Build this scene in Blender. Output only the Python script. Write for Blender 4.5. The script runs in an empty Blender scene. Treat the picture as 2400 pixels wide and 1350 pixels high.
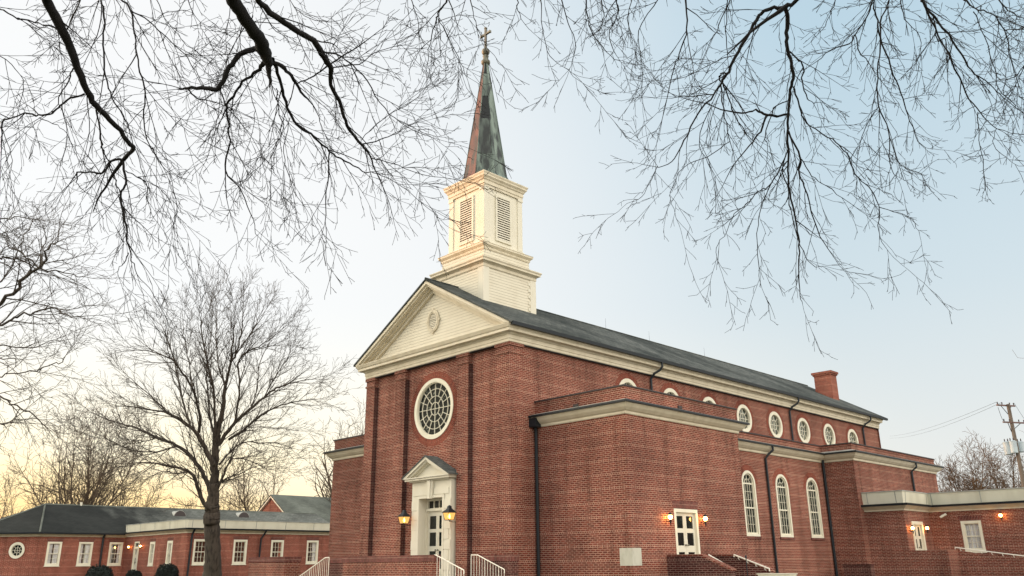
import bpy, bmesh, math, random
from mathutils import Vector, Matrix
R = math.radians
sc = bpy.context.scene
# ------------------------------------------------------------------ camera
# eye at the origin, ground at z = -1.65; the facade runs along x at y = 21.5
FOC = 1947.03                      # focal length in pixels of a 2400 px wide picture
YAW, PITCH, ROLL = R(45.47786), R(18.29672), R(-0.57734)
fw = Vector((-math.sin(YAW)*math.cos(PITCH), math.cos(YAW)*math.cos(PITCH), math.sin(PITCH)))
r0 = Vector((math.cos(YAW), math.sin(YAW), 0)); u0 = r0.cross(fw)
rt = r0*math.cos(ROLL)+u0*math.sin(ROLL); up = -r0*math.sin(ROLL)+u0*math.cos(ROLL)
cd = bpy.data.cameras.new('camera'); cam = bpy.data.objects.new('camera', cd)
sc.collection.objects.link(cam); sc.camera = cam
cd.sensor_width = 36; cd.lens = 36*FOC/2400; cd.clip_end = 5000; cd.clip_start = 0.1
cam.matrix_world = Matrix(((rt.x, up.x, -fw.x, 0), (rt.y, up.y, -fw.y, 0), (rt.z, up.z, -fw.z, 0), (0, 0, 0, 1)))
def ray(px, py): return fw + rt*((px-1200)/FOC) - up*((py-675)/FOC)
def onY(px, py, Y): d = ray(px, py); return d*(Y/d.y)
def onX(px, py, X): d = ray(px, py); return d*(X/d.x)
def at(px, py, dep): return ray(px, py)*dep
# ------------------------------------------------------------------ world, sun
SUN_AZ = R(120)      # measured from +y towards -x
SUN_EL = R(3.0)
w = bpy.data.worlds.new("World"); sc.world = w; w.use_nodes = True
nt = w.node_tree; nt.nodes.clear()
N = nt.nodes.new; LK = nt.links.new
sky = N('ShaderNodeTexSky'); sky.sky_type = 'NISHITA'; sky.sun_disc = False
sky.sun_elevation = SUN_EL; sky.sun_rotation = -SUN_AZ
sky.air_density = 1.0; sky.dust_density = 2.0; sky.ozone_density = 1.5; sky.altitude = 50
# the sky dome: clear air (Nishita) behind a thin even veil of high cloud, whiter towards the sunken sun, plus an added fill brightness in the unseen east
bgn = N('ShaderNodeBackground'); bgn.inputs[1].default_value = 0.05
out = N('ShaderNodeOutputWorld')
LK(sky.outputs[0], bgn.inputs[0])
tc = N('ShaderNodeTexCoord'); sx = N('ShaderNodeSeparateXYZ'); LK(tc.outputs['Generated'], sx.inputs[0])
def dotdir(v, lo, hi):
    d = N('ShaderNodeVectorMath'); d.operation = 'DOT_PRODUCT'; LK(tc.outputs['Generated'], d.inputs[0]); d.inputs[1].default_value = v
    m = N('ShaderNodeMapRange'); m.interpolation_type = 'SMOOTHSTEP'; LK(d.outputs['Value'], m.inputs[0]); m.inputs[1].default_value = lo; m.inputs[2].default_value = hi
    return m.outputs[0]
def mixc(f, a, b):
    m = N('ShaderNodeMix'); m.data_type = 'RGBA'; LK(f, m.inputs[0])
    for q, i in ((a, 6), (b, 7)):
        if isinstance(q, tuple): m.inputs[i].default_value = (*q, 1)
        else: LK(q, m.inputs[i])
    return m.outputs[2]
def math_(op, a, b):
    m = N('ShaderNodeMath'); m.operation = op
    for q, i in ((a, 0), (b, 1)):
        if isinstance(q, (int, float)): m.inputs[i].default_value = q
        else: LK(q, m.inputs[i])
    return m.outputs[0]
cr = N('ShaderNodeValToRGB'); LK(sx.outputs[2], cr.inputs[0])
el = cr.color_ramp.elements; el[0].position = 0; el[0].color = (.84,.82,.77,1); el[1].position = 1; el[1].color = (.42,.56,.68,1)
for p_, c_ in ((.10,(.79,.805,.80)), (.28,(.64,.735,.785)), (.55,(.50,.66,.76))):
    e_ = el.new(p_); e_.color = (*c_, 1)
f1 = dotdir((-math.sin(R(85)), math.cos(R(85)),   .25), .50, .97)
c1 = mixc(f1, cr.outputs[0], (.94,.94,.935))
low = N('ShaderNodeMapRange'); low.interpolation_type = 'SMOOTHSTEP'; LK(sx.outputs[2], low.inputs[0])
low.inputs[1].default_value = .30; low.inputs[2].default_value = .02
f2 = math_('MULTIPLY', low.outputs[0], dotdir((-math.sin(R(80)), math.cos(R(80)), .0), .45, .97))
nzs = N('ShaderNodeTexNoise'); mps = N('ShaderNodeMapping'); mps.inputs['Scale'].default_value = (3, 3, 14); LK(tc.outputs['Generated'], mps.inputs[0]); LK(mps.outputs[0], nzs.inputs[0])
nzs.inputs['Scale'].default_value = 2.2; nzs.inputs['Detail'].default_value = 5
f2 = math_('MULTIPLY', f2, math_('ADD', .55, nzs.outputs[0])); 
c2 = mixc(f2, c1, (1.0,.87,.58))
lw2 = N('ShaderNodeMapRange'); lw2.interpolation_type = 'SMOOTHSTEP'; LK(sx.outputs[2], lw2.inputs[0]); lw2.inputs[1].default_value = .13; lw2.inputs[2].default_value = .0
c2 = mixc(math_('MULTIPLY', math_('MULTIPLY', lw2.outputs[0], dotdir((-math.sin(R(84)), math.cos(R(84)), .0), .80, 1.0)), math_('ADD', .45, nzs.outputs[0])), c2, (1.0,.60,.16))
ea = dotdir((.93,-.08,.36), .10, 1.0)
wa = dotdir((-math.sin(R(130))*.97, math.cos(R(130))*.97, .24), .74, 1.0)   # the afterglow, outside the picture to the left
bg2 = N('ShaderNodeBackground'); LK(mixc(wa, mixc(ea, c2, (1.,.93,.83)), (1.,.86,.66)), bg2.inputs[0]); LK(math_('ADD', math_('MULTIPLY', wa, 5.8), math_('ADD', math_('ADD', .98, math_('MULTIPLY', f2, .26)), math_('MULTIPLY', ea, 2.15))), bg2.inputs[1])
ads = N('ShaderNodeAddShader'); LK(bgn.outputs[0], ads.inputs[0]); LK(bg2.outputs[0], ads.inputs[1]); LK(ads.outputs[0], out.inputs[0])
sd = bpy.data.lights.new('sun', 'SUN'); sd.energy = 4.0; sd.angle = R(0.6); sd.color = (1, .42, .16)
so = bpy.data.objects.new('sun', sd); sc.collection.objects.link(so)
sdir = Vector((-math.sin(SUN_AZ)*math.cos(SUN_EL), math.cos(SUN_AZ)*math.cos(SUN_EL), math.sin(SUN_EL)))
so.rotation_euler = sdir.to_track_quat('Z', 'Y').to_euler()
sc.view_settings.view_transform = 'Standard'; sc.view_settings.look = 'None'
sc.view_settings.exposure = 0.0; sc.view_settings.gamma = 1.0
GZ = -1.65
# ------------------------------------------------------------------ materials
def mat(name, col=(.5,.5,.5), rough=.7, metal=0, spec=.3):
    m = bpy.data.materials.new(name); m.use_nodes = True
    b = m.node_tree.nodes['Principled BSDF']
    b.inputs['Base Color'].default_value = (*col, 1); b.inputs['Roughness'].default_value = rough
    b.inputs['Metallic'].default_value = metal; b.inputs['Specular IOR Level'].default_value = spec
    return m, m.node_tree, b
def noise_col(nt, b, c1, c2, scale=3, det=5, lo=.35, hi=.65, stretch=(1,1,1), link=True):
    g = nt.nodes.new('ShaderNodeNewGeometry'); mp = nt.nodes.new('ShaderNodeMapping'); mp.inputs['Scale'].default_value = stretch
    nz = nt.nodes.new('ShaderNodeTexNoise'); nz.inputs['Scale'].default_value = scale; nz.inputs['Detail'].default_value = det
    cr = nt.nodes.new('ShaderNodeValToRGB'); cr.color_ramp.elements[0].position = lo; cr.color_ramp.elements[1].position = hi
    cr.color_ramp.elements[0].color = (*c1, 1); cr.color_ramp.elements[1].color = (*c2, 1)
    nt.links.new(g.outputs['Position'], mp.inputs[0]); nt.links.new(mp.outputs[0], nz.inputs[0]); nt.links.new(nz.outputs[0], cr.inputs[0])
    if link: nt.links.new(cr.outputs[0], b.inputs['Base Color'])
    return cr
def wallcoord(nt):
    """(u, z) laid along the wall the face belongs to"""
    g = nt.nodes.new('ShaderNodeNewGeometry')
    sp = nt.nodes.new('ShaderNodeSeparateXYZ'); sn = nt.nodes.new('ShaderNodeSeparateXYZ')
    nt.links.new(g.outputs['Position'], sp.inputs[0]); nt.links.new(g.outputs['True Normal'], sn.inputs[0])
    ab = nt.nodes.new('ShaderNodeMath'); ab.operation = 'ABSOLUTE'; nt.links.new(sn.outputs[0], ab.inputs[0])
    gt = nt.nodes.new('ShaderNodeMath'); gt.operation = 'GREATER_THAN'; gt.inputs[1].default_value = .8; nt.links.new(ab.outputs[0], gt.inputs[0])
    mx = nt.nodes.new('ShaderNodeMix'); mx.data_type = 'FLOAT'
    nt.links.new(gt.outputs[0], mx.inputs[0]); nt.links.new(sp.outputs[0], mx.inputs[2]); nt.links.new(sp.outputs[1], mx.inputs[3])
    az = nt.nodes.new('ShaderNodeMath'); az.operation = 'ABSOLUTE'; nt.links.new(sn.outputs[2], az.inputs[0])
    gz = nt.nodes.new('ShaderNodeMath'); gz.operation = 'GREATER_THAN'; gz.inputs[1].default_value = .5; nt.links.new(az.outputs[0], gz.inputs[0])
    mz = nt.nodes.new('ShaderNodeMix'); mz.data_type = 'FLOAT'
    nt.links.new(gz.outputs[0], mz.inputs[0]); nt.links.new(sp.outputs[2], mz.inputs[2]); nt.links.new(sp.outputs[1], mz.inputs[3])
    cb = nt.nodes.new('ShaderNodeCombineXYZ'); nt.links.new(mx.outputs[0], cb.inputs[0]); nt.links.new(mz.outputs[0], cb.inputs[1])
    return cb.outputs[0], g
def brick(name, c1=(.205,.043,.029), c2=(.11,.026,.020), mort=(.37,.22,.16), rw=.213, rh=.0678, ms=.013, uv=False, freq=7, squash=.5, stain=.34, darkamt=0.0):
    m, nt, b = mat(name, rough=.9, spec=.15)
    bt = nt.nodes.new('ShaderNodeTexBrick')
    bt.offset = .5; bt.squash = squash; bt.squash_frequency = freq
    bt.inputs['Scale'].default_value = 1; bt.inputs['Mortar Size'].default_value = ms; bt.inputs['Mortar Smooth'].default_value = .2
    bt.inputs['Brick Width'].default_value = rw; bt.inputs['Row Height'].default_value = rh; bt.inputs['Bias'].default_value = -.1
    bt.inputs['Color1'].default_value = (*c1, 1); bt.inputs['Color2'].default_value = (*c2, 1); bt.inputs['Mortar'].default_value = (*mort, 1)
    if uv:
        t = nt.nodes.new('ShaderNodeUVMap'); nt.links.new(t.outputs[0], bt.inputs[0])
        g = nt.nodes.new('ShaderNodeNewGeometry')
    else:
        co, g = wallcoord(nt); nt.links.new(co, bt.inputs[0])
    # broad weathering: darker damp patches, lighter powdery ones
    nz = nt.nodes.new('ShaderNodeTexNoise'); nz.inputs['Scale'].default_value = .55; nz.inputs['Detail'].default_value = 6
    mp = nt.nodes.new('ShaderNodeMapping'); mp.inputs['Scale'].default_value = (1, 1, .8)
    nt.links.new(g.outputs['Position'], mp.inputs[0]); nt.links.new(mp.outputs[0], nz.inputs[0])
    cr = nt.nodes.new('ShaderNodeValToRGB'); cr.color_ramp.elements[0].position = .3; cr.color_ramp.elements[1].position = .72
    lo = 1-stain; cr.color_ramp.elements[0].color = (lo, lo*.97, lo*.97, 1); cr.color_ramp.elements[1].color = (1.12, 1.1, 1.08, 1)
    nt.links.new(nz.outputs[0], cr.inputs[0])
    mu = nt.nodes.new('ShaderNodeMix'); mu.data_type = 'RGBA'; mu.blend_type = 'MULTIPLY'; mu.inputs[0].default_value = 1
    nt.links.new(bt.outputs[0], mu.inputs[6]); nt.links.new(cr.outputs[0], mu.inputs[7])
    n2 = nt.nodes.new('ShaderNodeTexNoise'); n2.inputs['Scale'].default_value = 7; n2.inputs['Detail'].default_value = 3
    m2 = nt.nodes.new('ShaderNodeMapping'); m2.inputs['Scale'].default_value = (1, 1, 3)
    nt.links.new(g.outputs['Position'], m2.inputs[0]); nt.links.new(m2.outputs[0], n2.inputs[0])
    c3 = nt.nodes.new('ShaderNodeValToRGB'); c3.color_ramp.elements[0].position = .3; c3.color_ramp.elements[1].position = .7
    c3.color_ramp.elements[0].color = (.72,.72,.74,1); c3.color_ramp.elements[1].color = (1.2,1.18,1.15,1); nt.links.new(n2.outputs[0], c3.inputs[0])
    mv = nt.nodes.new('ShaderNodeMix'); mv.data_type = 'RGBA'; mv.blend_type = 'MULTIPLY'; mv.inputs[0].default_value = 1
    nt.links.new(mu.outputs[2], mv.inputs[6]); nt.links.new(c3.outputs[0], mv.inputs[7])
    n4 = nt.nodes.new('ShaderNodeTexNoise'); n4.inputs['Scale'].default_value = 1.; n4.inputs['Detail'].default_value = 5
    m4 = nt.nodes.new('ShaderNodeMapping'); m4.inputs['Scale'].default_value = (2.6, 2.6, .22); m4.inputs['Location'].default_value = (7, 3, 1)
    nt.links.new(g.outputs['Position'], m4.inputs[0]); nt.links.new(m4.outputs[0], n4.inputs[0])
    c4 = nt.nodes.new('ShaderNodeValToRGB'); c4.color_ramp.elements[0].position = .30; c4.color_ramp.elements[1].position = .48
    c4.color_ramp.elements[0].color = (.74,.72,.72,1); c4.color_ramp.elements[1].color = (1,1,1,1); nt.links.new(n4.outputs[0], c4.inputs[0])
    if freq == 7:      # every seventh course shows the lighter brick ends
        sz = nt.nodes.new('ShaderNodeSeparateXYZ'); nt.links.new(g.outputs['Position'], sz.inputs[0])
        dz = nt.nodes.new('ShaderNodeMath'); dz.operation = 'DIVIDE'; dz.inputs[1].default_value = rh*7; nt.links.new(sz.outputs[2], dz.inputs[0])
        fz = nt.nodes.new('ShaderNodeMath'); fz.operation = 'FRACT'; nt.links.new(dz.outputs[0], fz.inputs[0])
        lz = nt.nodes.new('ShaderNodeMath'); lz.operation = 'LESS_THAN'; lz.inputs[1].default_value = 1/7; nt.links.new(fz.outputs[0], lz.inputs[0])
        mh = nt.nodes.new('ShaderNodeMix'); mh.data_type = 'RGBA'; mh.blend_type = 'MULTIPLY'; nt.links.new(lz.outputs[0], mh.inputs[0]); mh.inputs[7].default_value = (1.18,1.28,1.28,1)
        nt.links.new(mv.outputs[2], mh.inputs[6]); mv = mh
    mw = nt.nodes.new('ShaderNodeMix'); mw.data_type = 'RGBA'; mw.blend_type = 'MULTIPLY'; mw.inputs[0].default_value = 1
    nt.links.new(mv.outputs[2], mw.inputs[6]); nt.links.new(c4.outputs[0], mw.inputs[7])
    nt.links.new(mw.outputs[2], b.inputs['Base Color'])
    bp = nt.nodes.new('ShaderNodeBump'); bp.inputs['Strength'].default_value = .5; bp.inputs['Distance'].default_value = .006
    inv = nt.nodes.new('ShaderNodeMath'); inv.operation = 'SUBTRACT'; inv.inputs[0].default_value = 1
    nt.links.new(bt.outputs[1], inv.inputs[1]); nt.links.new(inv.outputs[0], bp.inputs['Height']); nt.links.new(bp.outputs[0], b.inputs['Normal'])
    return m
BRICK = brick('brick')
BRICK_FAR = brick('brick_running', c1=(.26,.062,.042), c2=(.17,.04,.029), mort=(.38,.21,.15), ms=.010)
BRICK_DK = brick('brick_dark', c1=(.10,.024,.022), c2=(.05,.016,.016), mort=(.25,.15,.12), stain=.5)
BRICK_RETURN = brick('brick_return', c1=(.085,.025,.02), c2=(.045,.016,.014), mort=(.18,.105,.085), stain=.5)
BRICK_ARCH = brick('brick_arch', c1=(.24,.056,.036), c2=(.15,.034,.025), mort=(.30,.16,.11), rw=.3, rh=.068, ms=.008, uv=True, freq=1, squash=1)
BRICK_CAP = brick('brick_cap', c1=(.15,.034,.03), c2=(.085,.022,.022), mort=(.3,.18,.14), rw=.068, rh=.215, ms=.011, freq=1, squash=1)
def paint(name, c1, c2, rough=.6, scale=2.5, stretch=(1,1,.5)):
    m, nt, b = mat(name, c1, rough); noise_col(nt, b, c2, c1, scale, 7, .28, .55, stretch); return m
CREAM = paint('cream_paint', (.60,.535,.405), (.51,.445,.32))
WHITE = paint('white_paint', (.62,.58,.47), (.58,.535,.42))
def siding(name, c1, c2, pitch):
    m, nt, b = mat(name, c1, .6)
    cr = noise_col(nt, b, c2, c1, 1.6, 6, .28, .55, (1,1,1.4), False)
    g = nt.nodes.new('ShaderNodeNewGeometry'); s = nt.nodes.new('ShaderNodeSeparateXYZ'); nt.links.new(g.outputs['Position'], s.inputs[0])
    dv = nt.nodes.new('ShaderNodeMath'); dv.operation = 'DIVIDE'; dv.inputs[1].default_value = pitch; nt.links.new(s.outputs[2], dv.inputs[0])
    fr = nt.nodes.new('ShaderNodeMath'); fr.operation = 'FRACT'; nt.links.new(dv.outputs[0], fr.inputs[0])
    bp = nt.nodes.new('ShaderNodeBump'); bp.inputs['Strength'].default_value = 1; bp.inputs['Distance'].default_value = .012
    iv = nt.nodes.new('ShaderNodeMath'); iv.operation = 'SUBTRACT'; iv.inputs[0].default_value = 1; nt.links.new(fr.outputs[0], iv.inputs[1])
    nt.links.new(iv.outputs[0], bp.inputs['Height']); nt.links.new(bp.outputs[0], b.inputs['Normal'])
    # the open joint between two boards
    lt = nt.nodes.new('ShaderNodeMath'); lt.operation = 'LESS_THAN'; lt.inputs[1].default_value = .11; nt.links.new(fr.outputs[0], lt.inputs[0])
    n3 = nt.nodes.new('ShaderNodeTexNoise'); n3.inputs['Scale'].default_value = .9; nt.links.new(g.outputs['Position'], n3.inputs[0])
    m3 = nt.nodes.new('ShaderNodeMath'); m3.operation = 'MULTIPLY'; m3.use_clamp = True; nt.links.new(lt.outputs[0], m3.inputs[0]); nt.links.new(n3.outputs[0], m3.inputs[1])
    mx = nt.nodes.new('ShaderNodeMix'); mx.data_type = 'RGBA'; nt.links.new(m3.outputs[0], mx.inputs[0])
    nt.links.new(cr.outputs[0], mx.inputs[6]); mx.inputs[7].default_value = (.16,.13,.09,1); nt.links.new(mx.outputs[2], b.inputs['Base Color'])
    return m
SIDING = siding('painted_siding', (.60,.55,.43), (.55,.495,.38), .13)
PANEL = paint('metal_panel', (.60,.57,.45), (.50,.47,.36), .5, 1.5, (1,1,.3))
TRIMW = paint('window_paint', (.68,.64,.51), (.62,.57,.44))
def shingle(name, c1, c2, stain=(.5,.5,.5), rw=.3, rh=.14, soot=False):
    m, nt, b = mat(name, rough=.95, spec=.05)
    g = nt.nodes.new('ShaderNodeNewGeometry'); s = nt.nodes.new('ShaderNodeSeparateXYZ'); nt.links.new(g.outputs['Position'], s.inputs[0])
    sm = nt.nodes.new('ShaderNodeMath'); sm.operation = 'MULTIPLY'; sm.inputs[1].default_value = 2; nt.links.new(s.outputs[2], sm.inputs[0])
    cb = nt.nodes.new('ShaderNodeCombineXYZ'); nt.links.new(s.outputs[1], cb.inputs[0]); nt.links.new(sm.outputs[0], cb.inputs[1])
    bt = nt.nodes.new('ShaderNodeTexBrick'); bt.inputs['Scale'].default_value = 1; bt.inputs['Brick Width'].default_value = rw; bt.inputs['Row Height'].default_value = rh
    bt.inputs['Mortar Size'].default_value = .008; bt.inputs['Color1'].default_value = (*c1,1); bt.inputs['Color2'].default_value = (*c2,1)
    bt.inputs['Mortar'].default_value = (c2[0]*.5, c2[1]*.5, c2[2]*.5, 1); nt.links.new(cb.outputs[0], bt.inputs[0])
    cr = noise_col(nt, b, stain, (1.15,1.15,1.15), .35, 7, .38, .6, (1,1,.6), False)
    mu = nt.nodes.new('ShaderNodeMix'); mu.data_type = 'RGBA'; mu.blend_type = 'MULTIPLY'; mu.inputs[0].default_value = 1
    nt.links.new(bt.outputs[0], mu.inputs[6]); nt.links.new(cr.outputs[0], mu.inputs[7]); nt.links.new(mu.outputs[2], b.inputs['Base Color'])
    if soot:   # black algae stain over the south end of the roof, ragged towards the north
        nz = nt.nodes.new('ShaderNodeTexNoise'); nz.inputs['Scale'].default_value = .6; nz.inputs['Detail'].default_value = 7; mp = nt.nodes.new('ShaderNodeMapping'); mp.inputs['Scale'].default_value = (.5,1.4,.5)
        nt.links.new(g.outputs['Position'], mp.inputs[0]); nt.links.new(mp.outputs[0], nz.inputs[0])
        ad = nt.nodes.new('ShaderNodeMath'); ad.operation = 'MULTIPLY_ADD'; nt.links.new(nz.outputs[0], ad.inputs[0]); ad.inputs[1].default_value = 14; nt.links.new(s.outputs[1], ad.inputs[2])
        mr = nt.nodes.new('ShaderNodeMapRange'); mr.inputs[1].default_value = 33; mr.inputs[2].default_value = 40; mr.inputs[3].default_value = .15; mr.inputs[4].default_value = 1; nt.links.new(ad.outputs[0], mr.inputs[0])
        m5 = nt.nodes.new('ShaderNodeMix'); m5.data_type = 'RGBA'; nt.links.new(mr.outputs[0], m5.inputs[0]); m5.inputs[6].default_value = (.012,.013,.013,1); nt.links.new(mu.outputs[2], m5.inputs[7]); nt.links.new(m5.outputs[2], b.inputs['Base Color'])
    return m
ROOF = shingle('slate', (.115,.118,.108), (.062,.068,.064), (.6,.62,.62), .34, .18)
ROOF_HALL = shingle('old_shingle', (.15,.152,.135), (.10,.104,.092), (.75,.75,.75), .3, .16, True)
ROOF_GAB = shingle('grey_green_shingle', (.15,.158,.135), (.115,.123,.105), (.8,.8,.8))
DARKM, _, _ = mat('dark_metal', (.02,.024,.028), .45, .3)
COPE, _, _ = mat('coping', (.05,.04,.038), .7)
ZINC = paint('grey_flashing', (.34,.34,.30), (.22,.22,.19), .5)
FLATROOF, _, _ = mat('flat_roof', (.15,.15,.14), .9)
STONE = paint('limestone', (.47,.45,.37), (.37,.35,.28), .8, 6)
RAILM, _, _ = mat('rail_paint', (.80,.74,.62), .45)
def glass_dark(name, c1, c2, sc_=3., lo=.45, hi=.7, sp=.4):
    m, nt, b = mat(name, c1, .05, 0, sp)
    noise_col(nt, b, c1, c2, sc_, 4, lo, hi)
    g = nt.nodes.new('ShaderNodeNewGeometry')
    n = nt.nodes.new('ShaderNodeTexNoise'); n.inputs['Scale'].default_value = 3; nt.links.new(g.outputs['Position'], n.inputs[0])
    bp = nt.nodes.new('ShaderNodeBump'); bp.inputs['Strength'].default_value = .25; bp.inputs['Distance'].default_value = .05
    nt.links.new(n.outputs[0], bp.inputs['Height']); nt.links.new(bp.outputs[0], b.inputs['Normal'])
    return m
GLASS = glass_dark('dark_glass', (.010,.013,.011), (.20,.21,.17), 6., .62, .70, .02)  # pale spots in the colour stand in for broken reflections
GLASS_ST = glass_dark('leaded_glass', (.03,.035,.026), (.24,.24,.17), 7.)
GLASS_DOOR = glass_dark('door_glass', (.008,.011,.011), (.02,.025,.025))
# clear pane: reflects a little, lets the room behind be seen
CLEAR = bpy.data.materials.new('clear_pane'); CLEAR.use_nodes = True
_n = CLEAR.node_tree; _n.nodes.clear(); _o = _n.nodes.new('ShaderNodeOutputMaterial'); _m = _n.nodes.new('ShaderNodeMixShader'); _m.inputs[0].default_value = .16
_t = _n.nodes.new('ShaderNodeBsdfTransparent'); _g = _n.nodes.new('ShaderNodeBsdfGlossy'); _g.inputs['Roughness'].default_value = .05
_n.links.new(_t.outputs[0], _m.inputs[1]); _n.links.new(_g.outputs[0], _m.inputs[2]); _n.links.new(_m.outputs[0], _o.inputs[0])
CURTAIN, _nt, _b = mat('curtain', (.75,.76,.74), .9); noise_col(_nt, _b, (.60,.61,.60), (.92,.93,.92), 6, 2, .35, .65, (3,3,.1))
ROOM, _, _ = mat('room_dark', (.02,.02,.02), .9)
def copper(name, a, b_, c, blk):
    m, nt, b = mat(name, a, .55, 0, .4)
    cr = noise_col(nt, b, a, b_, 1.7, 9, .42, .6, (2.2,2.2,.35), False)
    c2 = noise_col(nt, b, (0,0,0), (1,1,1), 2.3, 10, .48, .6, (1.6,1.6,.3), False)
    mx = nt.nodes.new('ShaderNodeMix'); mx.data_type = 'RGBA'; nt.links.new(c2.outputs[0], mx.inputs[0]); nt.links.new(cr.outputs[0], mx.inputs[6]); mx.inputs[7].default_value = (*c, 1)
    nt.links.new(mx.outputs[2], b.inputs['Base Color']); return m
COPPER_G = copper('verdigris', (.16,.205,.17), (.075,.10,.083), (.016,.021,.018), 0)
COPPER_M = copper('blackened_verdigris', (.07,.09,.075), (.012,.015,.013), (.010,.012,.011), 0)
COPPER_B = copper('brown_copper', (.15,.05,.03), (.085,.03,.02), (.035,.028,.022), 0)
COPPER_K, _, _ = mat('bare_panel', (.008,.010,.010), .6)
BALLM = copper('finial_metal', (.22,.20,.14), (.12,.12,.09), (.06,.05,.04), 0)
BARK = paint('bark', (.075,.06,.047), (.022,.018,.015), .95, 9, (1,1,.25))
BARK_K = paint('bark_dark', (.020,.018,.018), (.009,.008,.009), .95, 12, (1,1,.5))
BARK_F = paint('bark_far', (.10,.075,.05), (.05,.038,.03), .95, 4, (1,1,.4))
BARK_R = paint('bark_russet', (.13,.08,.045), (.055,.036,.024), .95, 4, (1,1,.4))
LEAF = paint('evergreen_leaf', (.014,.02,.016), (.007,.010,.010), .8, 8)
LAMPG = bpy.data.materials.new('lit_lamp_glass'); LAMPG.use_nodes = True
_n = LAMPG.node_tree; _n.nodes.clear(); _o = _n.nodes.new('ShaderNodeOutputMaterial'); _e = _n.nodes.new('ShaderNodeEmission')
_e.inputs[0].default_value = (1,.43,.09,1); _e.inputs[1].default_value = .6; _n.links.new(_e.outputs[0], _o.inputs[0])
BULB = bpy.data.materials.new('lit_bulb'); BULB.use_nodes = True
_n = BULB.node_tree; _n.nodes.clear(); _o = _n.nodes.new('ShaderNodeOutputMaterial'); _e = _n.nodes.new('ShaderNodeEmission')
_e.inputs[0].default_value = (1,.45,.10,1); _e.inputs[1].default_value = 60; _n.links.new(_e.outputs[0], _o.inputs[0])
GRASS, _nt, _b = mat('grass_ground', (.06,.07,.03), 1); noise_col(_nt, _b, (.05,.06,.025), (.10,.09,.05), .8, 8)
CONC = paint('concrete', (.42,.40,.36), (.32,.30,.27), .9, 2, (1,1,1))
# ------------------------------------------------------------------ mesh helpers
COL = sc.collection
def link(name, bm, m, parent=None, fix=True, smooth=False, mats=None):
    if fix: bmesh.ops.recalc_face_normals(bm, faces=bm.faces)
    me = bpy.data.meshes.new(name); bm.to_mesh(me); bm.free()
    for k in (mats or [m]): me.materials.append(k)
    if smooth:
        me.polygons.foreach_set('use_smooth', [True]*len(me.polygons))
    o = bpy.data.objects.new(name, me); COL.objects.link(o)
    if parent is not None: o.parent = parent
    return o
def tag(o, label, cat=None, group=None, kind=None):
    if label: o['label'] = label
    if cat: o['category'] = cat
    if group: o['group'] = group
    if kind: o['kind'] = kind
    return o
def empty(name, label, cat, group=None):
    o = bpy.data.objects.new(name, None); COL.objects.link(o); o.empty_display_size = .5
    return tag(o, label, cat, group)
def box(bm, a, b):
    x0,y0,z0 = a; x1,y1,z1 = b
    v = [bm.verts.new(p) for p in ((x0,y0,z0),(x1,y0,z0),(x1,y1,z0),(x0,y1,z0),(x0,y0,z1),(x1,y0,z1),(x1,y1,z1),(x0,y1,z1))]
    for f in ((0,1,2,3),(4,5,6,7),(0,1,5,4),(1,2,6,5),(2,3,7,6),(3,0,4,7)): bm.faces.new([v[i] for i in f])
class Fr:
    def __init__(s, o, U, n): s.o = Vector(o); s.U = Vector(U).normalized(); s.n = Vector(n).normalized()
    def p(s, u, z, d=0): return s.o + s.U*u + Vector((0,0,z)) + s.n*d
def FY(y): return Fr((0,y,0), (1,0,0), (0,-1,0))
def FX(x): return Fr((x,0,0), (0,1,0), (1,0,0))
def prism(bm, F, loop, d0, d1):
    a = [bm.verts.new(F.p(u,z,d0)) for u,z in loop]; b = [bm.verts.new(F.p(u,z,d1)) for u,z in loop]
    bm.faces.new(a); bm.faces.new(b); n = len(loop)
    for i in range(n): bm.faces.new((a[i], a[(i+1)%n], b[(i+1)%n], b[i]))
def fbox(bm, F, u0, u1, z0, z1, d0, d1): prism(bm, F, [(u0,z0),(u1,z0),(u1,z1),(u0,z1)], d0, d1)
def ring(bm, F, outer, inner, d0, d1, closed=True, uvl=None, rr=None):
    n = len(outer); A = [[bm.verts.new(F.p(*q, d)) for q in L] for d in (d0, d1) for L in (outer, inner)]
    oa, ia, ob, ib = A
    for i in range(n if closed else n-1):
        j = (i+1)%n
        fs = [(oa[i],oa[j],ia[j],ia[i]), (ob[i],ob[j],ib[j],ib[i]), (oa[i],oa[j],ob[j],ob[i]), (ia[i],ia[j],ib[j],ib[i])]
        for k,q in enumerate(fs):
            f = bm.faces.new(q)
            if uvl is not None:
                s0, s1 = rr[i], rr[i+1]; w_ = .5
                uvs = [(0,s0),(0,s1),(.29,s1),(.29,s0)]
                if k == 2: uvs = [(0,s0),(0,s1),(.05,s1),(.05,s0)]
                if k == 3: uvs = [(.24,s0),(.24,s1),(.29,s1),(.29,s0)]
                for lp, t in zip(f.loops, uvs): lp[uvl].uv = t
    if not closed:
        for i in (0, n-1): bm.faces.new((oa[i], ia[i], ib[i], ob[i]))
def bar(bm, F, p, q, w_, d0, d1):
    du, dz = q[0]-p[0], q[1]-p[1]; L = math.hypot(du, dz); nx, nz = -dz/L*w_/2, du/L*w_/2
    prism(bm, F, [(p[0]+nx,p[1]+nz),(q[0]+nx,q[1]+nz),(q[0]-nx,q[1]-nz),(p[0]-nx,p[1]-nz)], d0, d1)
def circ(cu, cz, r, n=40, a0=0, a1=2*math.pi, full=True):
    m = n if full else n+1
    return [(cu+r*math.cos(a0+(a1-a0)*i/n), cz+r*math.sin(a0+(a1-a0)*i/n)) for i in range(m)]
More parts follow.
